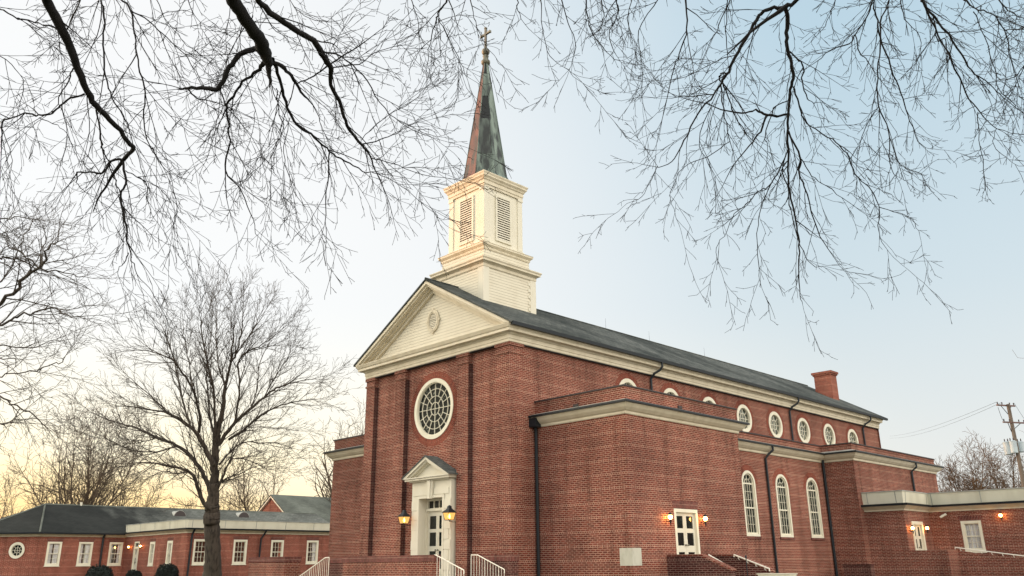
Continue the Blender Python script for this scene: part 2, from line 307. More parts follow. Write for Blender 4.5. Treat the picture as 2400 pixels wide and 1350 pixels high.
def arch(u0, u1, z0, zs, n=16):
    """round-headed opening: from the right foot over the arch to the left foot"""
    c = (u0+u1)/2; r = (u1-u0)/2
    return [(u1,z0)] + [(c+r*math.cos(math.pi*i/n), zs+r*math.sin(math.pi*i/n)) for i in range(n+1)] + [(u0,z0)]
def wall_face(bm, F, outer, holes, depth=.16):
    E = []
    for L in [outer]+holes:
        v = [bm.verts.new(F.p(u,z,0)) for u,z in L]
        E += [bm.edges.new((v[i], v[(i+1)%len(v)])) for i in range(len(v))]
    bmesh.ops.triangle_fill(bm, edges=E, use_beauty=True, use_dissolve=False)
    for L in holes:
        a = [bm.verts.new(F.p(u,z,0)) for u,z in L]; b = [bm.verts.new(F.p(u,z,-depth)) for u,z in L]
        for i in range(len(L)): j = (i+1)%len(L); bm.faces.new((a[i],a[j],b[j],b[i]))
def sweep(bm, path, prof, closed=False):
    pts = [Vector((x,y,0)) for x,y in path]; n = len(pts); secs = []
    def nrm(a,b): d = (b-a).normalized(); return Vector((d.y,-d.x,0))
    for i,p in enumerate(pts):
        if closed: n1, n2 = nrm(pts[i-1],p), nrm(p,pts[(i+1)%n])
        else:
            n1 = nrm(pts[i-1],p) if i else None; n2 = nrm(p,pts[i+1]) if i < n-1 else None
            n1 = n1 or n2; n2 = n2 or n1
        m = (n1+n2)/(1+n1.dot(n2)); secs.append([bm.verts.new(p+m*o+Vector((0,0,z))) for o,z in prof])
    k = len(prof)
    for i in range(n if closed else n-1):
        a, b = secs[i], secs[(i+1)%n]
        for j in range(k): bm.faces.new((a[j], a[(j+1)%k], b[(j+1)%k], b[j]))
    if not closed: bm.faces.new(secs[0]); bm.faces.new(secs[-1])
def tube(bm, pts, rs, k=8, cap=True):
    pts = [Vector(p) for p in pts]; n = len(pts)
    if not hasattr(rs, '__len__'): rs = [rs]*n
    d0 = (pts[1]-pts[0]).normalized(); a = d0.orthogonal().normalized(); secs = []
    for i,p in enumerate(pts):
        d = (pts[min(i+1,n-1)]-pts[max(i-1,0)]).normalized()
        a = (a-d*a.dot(d)); a = a.normalized() if a.length > 1e-6 else d.orthogonal().normalized(); b = d.cross(a)
        secs.append([bm.verts.new(p+(a*math.cos(2*math.pi*j/k)+b*math.sin(2*math.pi*j/k))*rs[i]) for j in range(k)])
    for i in range(n-1):
        for j in range(k): bm.faces.new((secs[i][j], secs[i][(j+1)%k], secs[i+1][(j+1)%k], secs[i+1][j]))
    if cap: bm.faces.new(secs[0]); bm.faces.new(secs[-1])
def lathe(bm, c, prof, k=16, axis=None):
    """prof: (radius, z) from bottom to top"""
    secs = []
    for r_, z in prof: secs.append([bm.verts.new((c[0]+r_*math.cos(2*math.pi*(j+.5)/k), c[1]+r_*math.sin(2*math.pi*(j+.5)/k), c[2]+z)) for j in range(k)])
    for i in range(len(prof)-1):
        for j in range(k): bm.faces.new((secs[i][j], secs[i][(j+1)%k], secs[i+1][(j+1)%k], secs[i+1][j]))
    bm.faces.new(secs[0]); bm.faces.new(secs[-1])
def sq(bm, cx, cy, prof):
    """square lathe: (half, z)"""
    path = [(cx-1,cy-1),(cx+1,cy-1),(cx+1,cy+1),(cx-1,cy+1)]
    secs = [[bm.verts.new((cx+sx*h, cy+sy*h, z)) for sx,sy in ((-1,-1),(1,-1),(1,1),(-1,1))] for h,z in prof]
    for i in range(len(prof)-1):
        for j in range(4): bm.faces.new((secs[i][j], secs[i][(j+1)%4], secs[i+1][(j+1)%4], secs[i+1][j]))
    bm.faces.new(secs[0]); bm.faces.new(secs[-1])
B = bmesh.new
# ------------------------------------------------------------------ window builders (frame is the part; muntins, pane, surround its sub-parts)
def brick_ring(F, parent, outer, inner, closed, name='brick_surround'):
    bm = B(); uvl = bm.loops.layers.uv.new('UVMap'); s = [0]
    n = len(outer)
    for i in range(n if closed else n-1):
        a, b = outer[i], outer[(i+1)%n]; s.append(s[-1]+math.hypot(a[0]-b[0], a[1]-b[1])*.9)
    s.append(s[-1])
    ring(bm, F, outer, inner, .006, -.05, closed, uvl, s)
    return link(name, bm, BRICK_ARCH, parent)
def round_window(F, cu, cz, Ro, Rg, parent, rose=False, glass=GLASS_ST, Rb=None, n=40, name='round_window'):
    bm = B(); ring(bm, F, circ(cu,cz,Ro,n), circ(cu,cz,Rg+.03*Ro,n), -.10, .035)
    ring(bm, F, circ(cu,cz,Rg+.07*Ro,n), circ(cu,cz,Rg,n), -.10, .0)
    w_ = link(name, bm, TRIMW, parent)
    bm = B(); t = .022 if rose else .022
    for q in ((.78,.5,.25) if rose else (.5,)):
        ring(bm, F, circ(cu,cz,Rg*q+t/2,n), circ(cu,cz,Rg*q-t/2,n), -.09, -.055)
    ns = 16 if rose else 8
    for i in range(ns):
        a = 2*math.pi*i/ns; c, s = math.cos(a), math.sin(a)
        if rose: r_0 = .5 if i % 2 else (.25 if i % 4 else 0)
        else: r_0 = .5 if i % 2 else 0
        d = .002 if i % 2 else .004
        bar(bm, F, (cu+c*Rg*r_0, cz+s*Rg*r_0), (cu+c*Rg*1.01, cz+s*Rg*1.01), t, -.088, -.052-d)
    link('muntins', bm, TRIMW, w_)
    bm = B(); prism(bm, F, circ(cu,cz,Rg+.02,n), -.12, -.085); link('glass_pane', bm, glass, w_)
    if Rb: brick_ring(F, w_, circ(cu,cz,Rb,n), circ(cu,cz,Ro+.002,n), True)
    return w_
def arched_window(F, u0, u1, z0, zs, parent, Rb=.26):
    fr = .11; bm = B(); L = arch(u0,u1,z0,zs); Li = arch(u0+fr,u1-fr,z0+fr*.9,zs)
    ring(bm, F, L, Li, -.10, .03); L2 = arch(u0+fr+.05,u1-fr-.05,z0+fr*.9+.06,zs); ring(bm, F, Li, L2, -.10, -.02)
    w_ = link('arched_window', bm, TRIMW, parent)
    a, b = u0+fr+.05, u1-fr-.05; zb = z0+fr*.9+.06; c = (a+b)/2; rg = (b-a)/2
    bm = B(); t = .016
    for i in range(1,4): u = a+(b-a)*i/4; bar(bm, F, (u,zb), (u,zs), t, -.09, -.05)
    rows = 6
    for i in range(1,rows+1):
        z = zb+(zs-zb)*i/rows; th = .06 if i in (3,6) else t
        bar(bm, F, (a,z), (b,z), th, -.088, -.044 if th > .03 else -.052)
    ring(bm, F, circ(c,zs,rg*.5+t/2,12,0,math.pi,False), circ(c,zs,rg*.5-t/2,12,0,math.pi,False), -.09, -.048, False)
    for i in range(1,4):
        an = math.pi*i/4; bar(bm, F, (c+math.cos(an)*rg*(.5 if i != 2 else .02), zs+math.sin(an)*rg*(.5 if i != 2 else .02)), (c+math.cos(an)*rg, zs+math.sin(an)*rg), t, -.09, -.054)
    link('muntins', bm, TRIMW, w_)
    bm = B(); prism(bm, F, L2, -.12, -.085); link('glass_pane', bm, GLASS, w_)
    cu = (u0+u1)/2; ro = (u1-u0)/2
    nn = 24; brick_ring(F, w_, circ(cu,zs,ro+Rb,nn,0,math.pi,False), circ(cu,zs,ro+.002,nn,0,math.pi,False), False, 'brick_arch')
    bm = B(); fbox(bm, F, u0-.06, u1+.06, z0-.10, z0-.003, -.12, .05); link('brick_sill', bm, BRICK_CAP, w_)
    return w_
def sash_window(F, u0, u1, z0, z1, parent, cols=3, rows=4, fr=.11, curtain=None, lintel=True, name='sash_window'):
    bm = B(); ring(bm, F, [(u0,z0),(u1,z0),(u1,z1),(u0,z1)], [(u0+fr,z0+fr),(u1-fr,z0+fr),(u1-fr,z1-fr),(u0+fr,z1-fr)], -.09, .025)
    fbox(bm, F, u0-.04, u1+.04, z0-.05, z0-.002, -.09, .05)
    w_ = link(name, bm, TRIMW, parent)
    a,b,c,d = u0+fr, u1-fr, z0+fr, z1-fr; bm = B()
    ring(bm, F, [(a,c),(b,c),(b,d),(a,d)], [(a+.035,c+.04),(b-.035,c+.04),(b-.035,d-.035),(a+.035,d-.035)], -.088, -.03)
    for i in range(1,cols): u = a+.03+(b-a-.06)*i/cols; bar(bm, F, (u,c+.02), (u,d-.02), .017, -.08, -.045)
    for i in range(1,rows):
        z = c+.03+(d-c-.06)*i/rows; mid = (i == rows//2); bar(bm, F, (a+.02,z), (b-.02,z), .05 if mid else .017, -.078, -.035 if mid else -.047)
    link('muntins', bm, TRIMW, w_)
    bm = B(); fbox(bm, F, a, b, c, d, -.072, -.066); link('glass_pane', bm, CLEAR, w_)
    if curtain:
        bm = B(); nn = 36
        for (s0, s1, zb) in curtain:
            ua, ub = a+(b-a)*s0, a+(b-a)*s1; k = 14; prev = None
            for i in range(k+1):
                u = ua+(ub-ua)*i/k; dd = -.105-.015*math.sin(i*2.1)
                cur = (bm.verts.new(F.p(u, c+(d-c)*zb, dd)), bm.verts.new(F.p(u, d, dd)))
                if prev: bm.faces.new((prev[0], cur[0], cur[1], prev[1]))
                prev = cur
        link('curtain', bm, CURTAIN, w_)
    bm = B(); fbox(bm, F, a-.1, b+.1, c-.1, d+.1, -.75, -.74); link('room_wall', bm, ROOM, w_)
    if lintel:
        bm = B(); prism(bm, F, [(u0-.03,z1+.003),(u1+.03,z1+.003),(u1+.1,z1+.24),(u0-.1,z1+.24)], -.05, .006); link('brick_lintel', bm, BRICK_CAP, w_)
    return w_
def double_door(F, u0, u1, z0, z1, parent, rows, name='double_door', fr=.10, gl=.13, frame=True, recess=-.06, handle_z=.45, glass=GLASS_DOOR):
    d0 = recess
    bm = B()
    if frame: ring(bm, F, [(u0,z0),(u1,z0),(u1,z1),(u0,z1)], [(u0+fr,z0+.01),(u1-fr,z0+.01),(u1-fr,z1-fr),(u0+fr,z1-fr)], d0-.05, d0+.09)
    a, b, top = (u0+fr, u1-fr, z1-fr) if frame else (u0, u1, z1)
    fbox(bm, F, a, b, top-.002, top+.002, d0-.05, d0-.04)
    D = link(name, bm, TRIMW, parent); mid = (a+b)/2
    for (p, q) in ((a+.004, mid-.004), (mid+.004, b-.004)):
        bm = B(); zs = [z0+.01] + [v for r_ in sorted(rows) for v in r_] + [top-.004]
        # stiles and rails round the glazed panels
        fbox(bm, F, p, p+gl, z0+.01, top-.004, d0-.045, d0); fbox(bm, F, q-gl, q, z0+.01, top-.004, d0-.045, d0)
        for i in range(0, len(zs), 2): fbox(bm, F, p+gl, q-gl, zs[i], zs[i+1], d0-.045, d0-.001)
        lf = link('door_leaf', bm, WHITE, D)
        bm = B(); fbox(bm, F, p+gl-.01, q-gl+.01, sorted(rows)[0][0]-.01, sorted(rows)[-1][1]+.01, d0-.034, d0-.02); link('door_glass', bm, glass, D)
        bm = B(); hu = mid-.07 if p < mid-.02 else mid+.07
        o = F.p(hu, handle_z, d0); lathe(bm, (0,0,0), [(.02,-.03),(.035,-.012),(.035,.012),(.02,.03)], 10)
        bmesh.ops.translate(bm, verts=bm.verts, vec=o+F.n*.045); h = link('door_knob', bm, BALLM, D)
    return D
# ================================================================== SETTING
bm = B(); S = 1500
bmesh.ops.create_grid(bm, x_segments=40, y_segments=40, size=S)
for v in bm.verts:
    v.co.z = GZ
link('ground', bm, GRASS, fix=False)['kind'] = 'structure'
bm = B()
def flat(bm, x0, x1, y0, y1, z): v = [bm.verts.new(p) for p in ((x0,y0,z),(x1,y0,z),(x1,y1,z),(x0,y1,z))]; bm.faces.new(v)
flat(bm, -40, -10, 10, 16, GZ+.01); flat(bm, -14.5, -12.5, 16, 60, GZ+.01); flat(bm, -24, -20, 16, 19.0, GZ+.01)
link('path', bm, CONC, fix=False)['kind'] = 'structure'
# ================================================================== CHURCH
CH = empty('church', 'red brick church with a white wooden steeple, long slate roof and round front window', 'church')
CX = -26.72; XL, XR = -31.40, -22.04; YF = 21.5; YW = 21.68; YE = 55.0; ZB = 8.03
# --- nave walls
F_ = FY(YW); rose = (-26.74, 6.10)
bm = B()
wall_face(bm, F_, [(XL,GZ),(XR,GZ),(XR,ZB+.3),(XL,ZB+.3)], [circ(rose[0],rose[1],1.262,40), [(-27.2,-.62),(-25.6,-.62),(-25.6,2.46),(-27.2,2.46)]], .3)
XN = XR-.10; FE = FX(XN)
cl_y = [28.85,32.05,35.25,38.42,41.62,44.78,47.93,51.1]; cz_ = 6.93
wall_face(bm, FE, [(YW,GZ),(YE,GZ),(YE,ZB+.3),(YW,ZB+.3)], [circ(y,cz_,.722,28) for y in cl_y], .16)
FWt = Fr((XL+.1,0,0),(0,1,0),(-1,0,0))
wall_face(bm, FWt, [(YW,GZ),(YE,GZ),(YE,ZB+.3),(YW,ZB+.3)], [], .16)
FB = Fr((0,YE,0),(1,0,0),(0,1,0))
wall_face(bm, FB, [(XL,GZ),(XR,GZ),(XR,ZB+.6),(CX,11.4),(XL,ZB+.6)], [], .16)
link('nave_wall', bm, BRICK, CH, fix=False)
# --- pilasters with brick capitals
def pilaster(x0, x1, side=None):
    bm = B(); y1 = YW+.02
    box(bm, (x0,YF,GZ), (x1,y1,ZB-.42))
    box(bm, (x0-.04,YF-.04,ZB-.42), (x1+.04,y1,ZB-.34)); box(bm, (x0-.002,YF-.002,ZB-.34), (x1+.002,y1,ZB-.13))
    box(bm, (x0-.05,YF-.05,ZB-.13), (x1+.05,y1,ZB-.001))
    p_ = link('pilaster', bm, BRICK, CH); bm = B()
    box(bm, (x1+.001,YF+.012,GZ), (x1+.006,YW,ZB-.45)); box(bm, (x1+.006,YW-.004,GZ), (x1+.09,YW+.01,ZB-.45)); link('dark_return', bm, BRICK_RETURN, p_)  # near-black brick over the right return and a strip of wall beside it
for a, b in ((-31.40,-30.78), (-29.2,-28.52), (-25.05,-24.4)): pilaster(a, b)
bm = B(); ye = 22.2
box(bm, (-22.76,YF,GZ), (XR,ye,ZB-.42)); box(bm, (-22.80,YF-.04,ZB-.42), (XR+.04,ye+.04,ZB-.34))
box(bm, (-22.762,YF-.002,ZB-.34), (XR+.002,ye,ZB-.13)); box(bm, (-22.81,YF-.05,ZB-.13), (XR+.05,ye+.05,ZB-.001))
link('corner_pilaster', bm, BRICK, CH)
# --- entablature round the nave
prof = [(-.3,ZB),(.02,ZB),(.05,ZB+.02),(.05,ZB+.12),(.075,ZB+.13),(.075,ZB+.27),(.11,ZB+.29),(.14,ZB+.35),(.31,ZB+.36),(.31,ZB+.46),(.35,ZB+.49),(.41,ZB+.61),(.41,ZB+.63),(-.3,ZB+.63)]
path = [(XL,YE),(XL,YF),(XR,YF),(XR,YE)]
bm = B(); sweep(bm, path, prof); link('entablature', bm, CREAM, CH)
bm = B(); sweep(bm, path, [(-.32,ZB-.02),(.03,ZB-.02),(.03,ZB-.002),(-.32,ZB-.002)]); link('flashing', bm, DARKM, CH)
ZC = ZB+.63   # top of the cornice, 8.66
HW = (XR-XL)/2+.42; AP = 11.55
F0 = FY(YF); bm = B()
fl = [(CX-HW+.1,ZC),(CX+HW-.1,ZC),(CX,AP-.05)]
prism(bm, F0, fl, -.25, -.08); link('tympanum', bm, SIDING, CH)
def rake(bm, s, t0, t1, d0, d1):
    L = math.hypot(HW, AP-ZC); nx, nz = (AP-ZC)/L, HW/L      # outward normal of the slope, for s=+1
    def P(x, z, t): return (CX+s*(x-nx*t), z-nz*t)
    ap0 = AP-t0/nz; ap1 = AP-t1/nz
    f0 = HW-t0/nx; f1 = HW-t1/nx
    prism(bm, F0, [(CX,ap0),(CX+s*f0,ZC+.002),(CX+s*f1,ZC+.002),(CX,ap1)], d0, d1)
bm = B()
for s in (-1,1):
    rake(bm, s, .0, .12, -.2, .42); rake(bm, s, .12, .20, -.2, .34); rake(bm, s, .20, .27, -.2, .17); rake(bm, s, .27, .40, -.2, .04)
link('raking_cornice', bm, CREAM, CH)
# oval louvre in the tympanum
OV = empty; o_c = (-26.74, 9.85)
def ell(cu, cz, a, b, n=28): return [(cu+a*math.cos(2*math.pi*i/n), cz+b*math.sin(2*math.pi*i/n)) for i in range(n)]
FT = FY(YF+.08); bm = B()
ring(bm, FT, ell(*o_c,.40,.50), ell(*o_c,.26,.35), .0, .07); ring(bm, FT, ell(*o_c,.34,.44), ell(*o_c,.30,.40), .07, .09)
for du, dz in ((0,.51),(0,-.51),(.41,0),(-.41,0)): fbox(bm, FT, o_c[0]+du-.04, o_c[0]+du+.04, o_c[1]+dz-.045, o_c[1]+dz+.045, .0, .08)
ov = link('oval_louver', bm, CREAM, CH)
bm = B()
for i in range(9):
    z = o_c[1]-.30+.075*i; hw_ = .26*math.sqrt(max(0,1-((z-o_c[1])/.36)**2)); prism(bm, Fr((0,YF+.08,0),(1,0,0),(0,-1,0)), [(o_c[0]-hw_,z),(o_c[0]+hw_,z),(o_c[0]+hw_,z+.05),(o_c[0]-hw_,z+.05)], .005, .035)
link('slats', bm, SIDING, ov)
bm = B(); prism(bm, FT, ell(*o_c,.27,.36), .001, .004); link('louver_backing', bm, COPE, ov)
# --- roof
bm = B(); e = HW+.06; ys, yb = YF-.46, YE+.42; sl = (AP-ZC)/HW
for s in (-1,1):
    a = [(CX, AP+.10), (CX+s*e, AP+.10-sl*e), (CX+s*e, AP+.02-sl*e), (CX, AP+.02)]
    v0 = [bm.verts.new((x,ys,z)) for x,z in a]; v1 = [bm.verts.new((x,yb,z)) for x,z in a]
    bm.faces.new(v0); bm.faces.new(v1)
    for i in range(4): bm.faces.new((v0[i], v0[(i+1)%4], v1[(i+1)%4], v1[i]))
nr = link('nave_roof', bm, ROOF, CH)
bm = B(); tube(bm, [(CX,ys,AP+.11),(CX,yb,AP+.11)], .05, 6); link('ridge_cap', bm, ROOF, nr)
bm = B(); gx = CX+HW+.05; gz = AP-sl*HW-.03
sweep(bm, [(gx,ys+.15),(gx,yb)], [(-.06,gz-.06),(.05,gz-.06),(.07,gz+.06),(-.06,gz+.06)]); link('gutter', bm, DARKM, nr)
for y in (37.0, 42.5, 33.2):
    bm = B(); tube(bm, [(CX,y,AP+.1),(CX,y,AP+.7)], [.008,.004], 5); link('lightning_rod', bm, DARKM, nr)
# --- chimney
bm = B(); cx1 = -23.75; cy0 = onX(1949,900,cx1).y; cy1 = cy0+.85; cx0 = cx1-1.15
box(bm, (cx0,cy0,9.3), (cx1,cy1,11.62)); box(bm, (cx0-.06,cy0-.06,11.62), (cx1+.06,cy1+.06,11.72)); box(bm, (cx0-.12,cy0-.12,11.72), (cx1+.12,cy1+.12,11.86)); link('chimney', bm, BRICK_FAR, CH)
# --- windows
round_window(F_, rose[0], rose[1], 1.26, 1.07, CH, rose=True, glass=GLASS, Rb=1.56, n=48, name='rose_window')
for y in cl_y: round_window(FE, y, cz_, .72, .53, CH, Rb=.96, n=28)
# --- downspouts on the nave
def spout(pts, parent, r_=.055, name='downspout'):
    bm = B(); tube(bm, pts, r_, 8); return link(name, bm, DARKM, parent)
for y, zb in ((30.47,5.2), (43.23,5.0), (52.6,5.0)):
    spout([(gx,y+.25,gz-.05),(gx,y+.25,gz-.25),(gx-.1,y+.2,gz-.40),(XN+.25,y+.05,gz-.55),(XN+.09,y,gz-.78),(XN+.09,y,zb)], CH)
# --- west front door: surround, pediment, recessed double door
ES = empty
FS = FY(21.36); bm = B(); uo0, uo1, ui0, ui1 = -27.62, -25.18, -27.13, -25.67
zt = 2.46; z0 = -.62
prism(bm, FS, [(uo0,z0),(ui0,z0),(ui0,zt),(uo0,zt)], -.34, 0); prism(bm, FS, [(ui1,z0),(uo1,z0),(uo1,zt),(ui1,zt)], -.34, 0)
prism(bm, FS, [(uo0,zt),(uo1,zt),(uo1,3.12),(uo0,3.12)], -.34, 0)
# recess lining
prism(bm, FS, [(ui0-.06,z0),(ui0,z0),(ui0,zt),(ui0-.06,zt)], -.62, -.34); prism(bm, FS, [(ui1,z0),(ui1+.06,z0),(ui1+.06,zt),(ui1,zt)], -.62, -.34)
prism(bm, FS, [(ui0-.06,zt),(ui1+.06,zt),(ui1+.06,zt+.06),(ui0-.06,zt+.06)], -.62, -.34)
ds = link('door_surround', bm, WHITE, CH)
bm = B()   # long-and-short blocks
zz = z0; i = 0
while zz < 2.1:
    h = .375; wd = .37 if i % 2 else .27
    fbox(bm, FS, ui0-.10-wd+.27-.27, ui0-.10, zz+.012, zz+h-.012, .0, .03); fbox(bm, FS, ui1+.10, ui1+.10+wd, zz+.012, zz+h-.012, .0, .03); zz += h; i += 1
ring(bm, FS, [(ui0-.10,z0),(ui0-.10,zt+.10),(ui1+.10,zt+.10),(ui1+.10,z0)], [(ui0,z0),(ui0,zt),(ui1,zt),(ui1,z0)], .0, .045, False)
prism(bm, FS, [(ui0-.36,zt+.12),(ui0-.36,zt+.36),(-26.62,zt+.36),(-26.62,zt+.12)], 0, .03); prism(bm, FS, [(-26.18,zt+.12),(-26.18,zt+.36),(ui1+.36,zt+.36),(ui1+.36,zt+.12)], 0, .03)
prism(bm, FS, [(-26.53,zt-.03),(-26.27,zt-.03),(-26.2,3.13),(-26.6,3.13)], .0, .10); prism(bm, FS, [(-26.46,zt-.03),(-26.34,zt-.03),(-26.30,3.13),(-26.5,3.13)], .10, .15)
link('quoins', bm, WHITE, ds)
pcx = -26.45; ph = 1.45; pz = 3.12; pa = 4.06; bm = B()
fbox(bm, FS, pcx-ph+.2, pcx+ph-.2, pz, pz+.05, -.34, .10); fbox(bm, FS, pcx-ph+.06, pcx+ph-.06, pz+.05, pz+.13, -.34, .24); fbox(bm, FS, pcx-ph, pcx+ph, pz+.13, pz+.17, -.34, .30)
prism(bm, FS, [(pcx-ph+.25,pz+.17),(pcx+ph-.25,pz+.17),(pcx,pa-.1)], -.30, .02)
for s in (-1,1):
    for (t0,t1,d1) in ((0,.09,.30),(.09,.16,.22),(.16,.22,.08)):
        sp_ = (pa-pz-.17)/ph
        prism(bm, FS, [(pcx,pa-t0*1.2),(pcx+s*(ph-t0*1.2/sp_),pz+.171),(pcx+s*(ph-t1*1.2/sp_),pz+.171),(pcx,pa-t1*1.2)], -.30, d1)
pd = link('door_pediment', bm, WHITE, ds)
bm = B()
for s in (-1,1):
    sp_ = (pa-pz-.17)/ph; prism(bm, FS, [(pcx,pa+.05),(pcx+s*(ph+.05),pa+.05-sp_*(ph+.05)),(pcx+s*(ph+.05),pa+.005-sp_*(ph+.05)),(pcx,pa+.005)], -.34, .34)
link('pediment_roof', bm, ROOF, ds)
FD = FY(21.80)
DD = double_door(FD, ui0+.001, -25.87, -.6, 2.02, CH, [(1.30,1.80),(.65,1.17),(-.20,.46)], fr=.04, gl=.088, recess=0, handle_z=.5)
bm = B(); fbox(bm, FD, -25.868, ui1-.001, -.6, 2.019, -.05, .03); link('door_side_panel', bm, WHITE, CH)
bm = B(); ring(bm, FD, [(ui0,2.02),(ui1,2.02),(ui1,zt),(ui0,zt)], [(ui0+.07,2.10),(ui1-.07,2.10),(ui1-.07,zt-.08),(ui0+.07,zt-.08)], -.05, .06)
for i in range(1,4): u = ui0+.07+(ui1-ui0-.14)*i/4; bar(bm, FD, (u,2.10), (u,zt-.08), .035, -.04, .03)
fbox(bm, FD, ui0+.002, ui1-.002, 1.99, 2.08, .061, .10)
tr = link('transom_window', bm, TRIMW, CH)
bm = B(); fbox(bm, FD, ui0+.05, ui1-.05, 2.08, zt-.06, -.035, -.02); link('glass_pane', bm, GLASS_DOOR, tr)
# --- flat-roofed corner annexes and aisles
def annex_walls(name, path, z1, z0=GZ): pass
def cornice(path, zb, parent, gut=True):
    bm = B(); sweep(bm, path, [(-.1,zb),(.03,zb),(.05,zb+.03),(.06,zb+.10),(.12,zb+.13),(.22,zb+.22),(.30,zb+.34),(.30,zb+.37),(-.1,zb+.37)])
    c = link('cornice', bm, CREAM, parent)
    bm = B(); sweep(bm, path, [(-.08,zb+.372),(.36,zb+.372),(.37,zb+.44),(.33,zb+.445),(-.08,zb+.56)])
    link('cornice_gutter', bm, ZINC, c)
    bm = B(); sweep(bm, path, [(.25,zb+.348),(.385,zb+.36),(.39,zb+.425),(.375,zb+.425)]); link('gutter_lip', bm, DARKM, c)
def parapet(path, z0, z1, parent, m=None):
    bm = B(); sweep(bm, path, [(-.28,z0),(-.015,z0),(-.015,z1-.12),(.01,z1-.11),(.01,z1),(-.28,z1)]); p = link('parapet', bm, m or BRICK, parent)
    bm = B(); sweep(bm, path, [(-.32,z1+.001),(.05,z1+.001),(.05,z1+.05),(-.32,z1+.06)]); link('coping', bm, COPE, p)
XA, XS = -17.8, -19.4; YA0, YA1, YR0, YR1 = 22.95, 30.25, 40.8, 51.6
ZA, ZL = 4.88, 4.62
bm = B()
wall_face(bm, FY(YA0), [(XN,GZ),(XA,GZ),(XA,ZA+.5),(XN,ZA+.5)], [])
sd0, sd1 = 25.46, 26.93
wall_face(bm, FX(XA), [(YA0,GZ),(YA1,GZ),(YA1,ZA+.5),(YA0,ZA+.5)], [[(sd0,-.6),(sd1,-.6),(sd1,1.79),(sd0,1.79)]], .2)
wall_face(bm, Fr((0,YA1,0),(1,0,0),(0,1,0)), [(XN,GZ),(XA,GZ),(XA,ZA+.5),(XN,ZA+.5)], [])
link('front_annex_wall', bm, BRICK, CH, fix=False)
aw = [(33.48,1.12),(36.42,1.16),(39.38,1.2)]; zsill, zspr = .98, 3.16
bm = B()
wall_face(bm, FX(XS), [(YA1,GZ),(YR0,GZ),(YR0,ZL+.4),(YA1,ZL+.4)], [arch(c-w_/2, c+w_/2, zsill, zspr+.04) for c,w_ in aw], .16)
link('aisle_wall', bm, BRICK, CH, fix=False)
bm = B()
wall_face(bm, FY(YR0), [(XS,GZ),(XA,GZ),(XA,ZL+.4),(XS,ZL+.4)], [])
wall_face(bm, FX(XA), [(YR0,GZ),(YR1,GZ),(YR1,ZL+.4),(YR0,ZL+.4)], [])
wall_face(bm, Fr((0,YR1,0),(1,0,0),(0,1,0)), [(XN,GZ),(XA,GZ),(XA,ZL+.4),(XN,ZL+.4)], [])
link('rear_annex_wall', bm, BRICK, CH, fix=False)
bm = B()
wall_face(bm, FY(YA0), [(-36.1,GZ),(XL+.1,GZ),(XL+.1,ZA+.5),(-36.1,ZA+.5)], [])
wall_face(bm, Fr((-36.1,0,0),(0,1,0),(-1,0,0)), [(YA0,GZ),(YR1,GZ),(YR1,ZA+.5),(YA0,ZA+.5)], [])
link('west_annex_wall', bm, BRICK, CH, fix=False)
pA = [(XN,YA0),(XA,YA0),(XA,YA1),(XS-.3,YA1)]; pR = [(XS,YA1+.01),(XS,YR0),(XA,YR0),(XA,YR1),(XN,YR1)]; pW = [(-36.1,YR1),(-36.1,YA0),(XL+.1,YA0)]
cornice(pA, ZA, CH); parapet(pA, ZA+.35, 5.86, CH)
cornice(pR, ZL-.02, CH); parapet(pR, ZL+.35, 5.42, CH)
cornice(pW, ZA, CH); parapet(pW, ZA+.35, 5.86, CH)
bm = B(); flat(bm, XN, XA-.1, YA0+.1, YA1-.1, 5.35); flat(bm, XN, XS-.1, YA1-.1, YR0, 5.0); flat(bm, XN, XA-.1, YR0+.1, YR1-.1, 5.001); flat(bm, -36, XL+.1, YA0+.1, YR1-.1, 5.35)
link('flat_roof', bm, FLATROOF, CH, fix=False)
for c,w_ in aw: arched_window(FX(XS), c-w_/2, c+w_/2, zsill, zspr+.04, CH)
double_door(FX(XA), sd0+.001, sd1-.001, -.6, 1.78, CH, [(1.11,1.54),(.52,.96),(-.15,.30)], fr=.12, gl=.10, recess=-.08, handle_z=.54)
bm = B(); prism(bm, FX(XA), [(sd0-.02,1.795),(sd1+.02,1.795),(sd1+.1,2.06),(sd0-.1,2.06)], -.05, .006); link('door_lintel', bm, BRICK_CAP, CH)
# scuppers
for F2, u, z in ((FY(YA0-.0), -20.05, 5.47), (FX(XA), 26.3, 5.50)):
    bm = B(); fbox(bm, F2, u-.12, u+.12, z-.05, z+.05, -.02, .03); link('scupper', bm, COPE, CH)
# downspouts on the aisles
spout([(XN+.12,YA0-.22,ZA+.30),(XN+.12,YA0-.15,ZA+.05),(XN+.12,YA0-.09,ZA-.15),(XN+.12,YA0-.09,GZ)], CH, .06)
bm = B(); box(bm, (XN-.05,YA0-.35,ZA+.0), (XN+.35,YA0-.02,ZA+.33)); link('rain_head', bm, DARKM, CH)
spout([(XS+.34,35.35,ZL+.32),(XS+.34,35.35,ZL+.15),(XS+.2,35.2,ZL-.02),(XS+.08,35.08,ZL-.22),(XS+.08,35.08,GZ)], CH)
spout([(XS+.10,YR0-.1,ZL+.30),(XS+.10,YR0-.1,GZ)], CH, .065)
spout([(XA+.34,47.9,ZL+.32),(XA+.34,47.9,ZL+.12),(XA+.08,47.8,ZL-.12),(XA+.08,47.8,2.4)], CH)
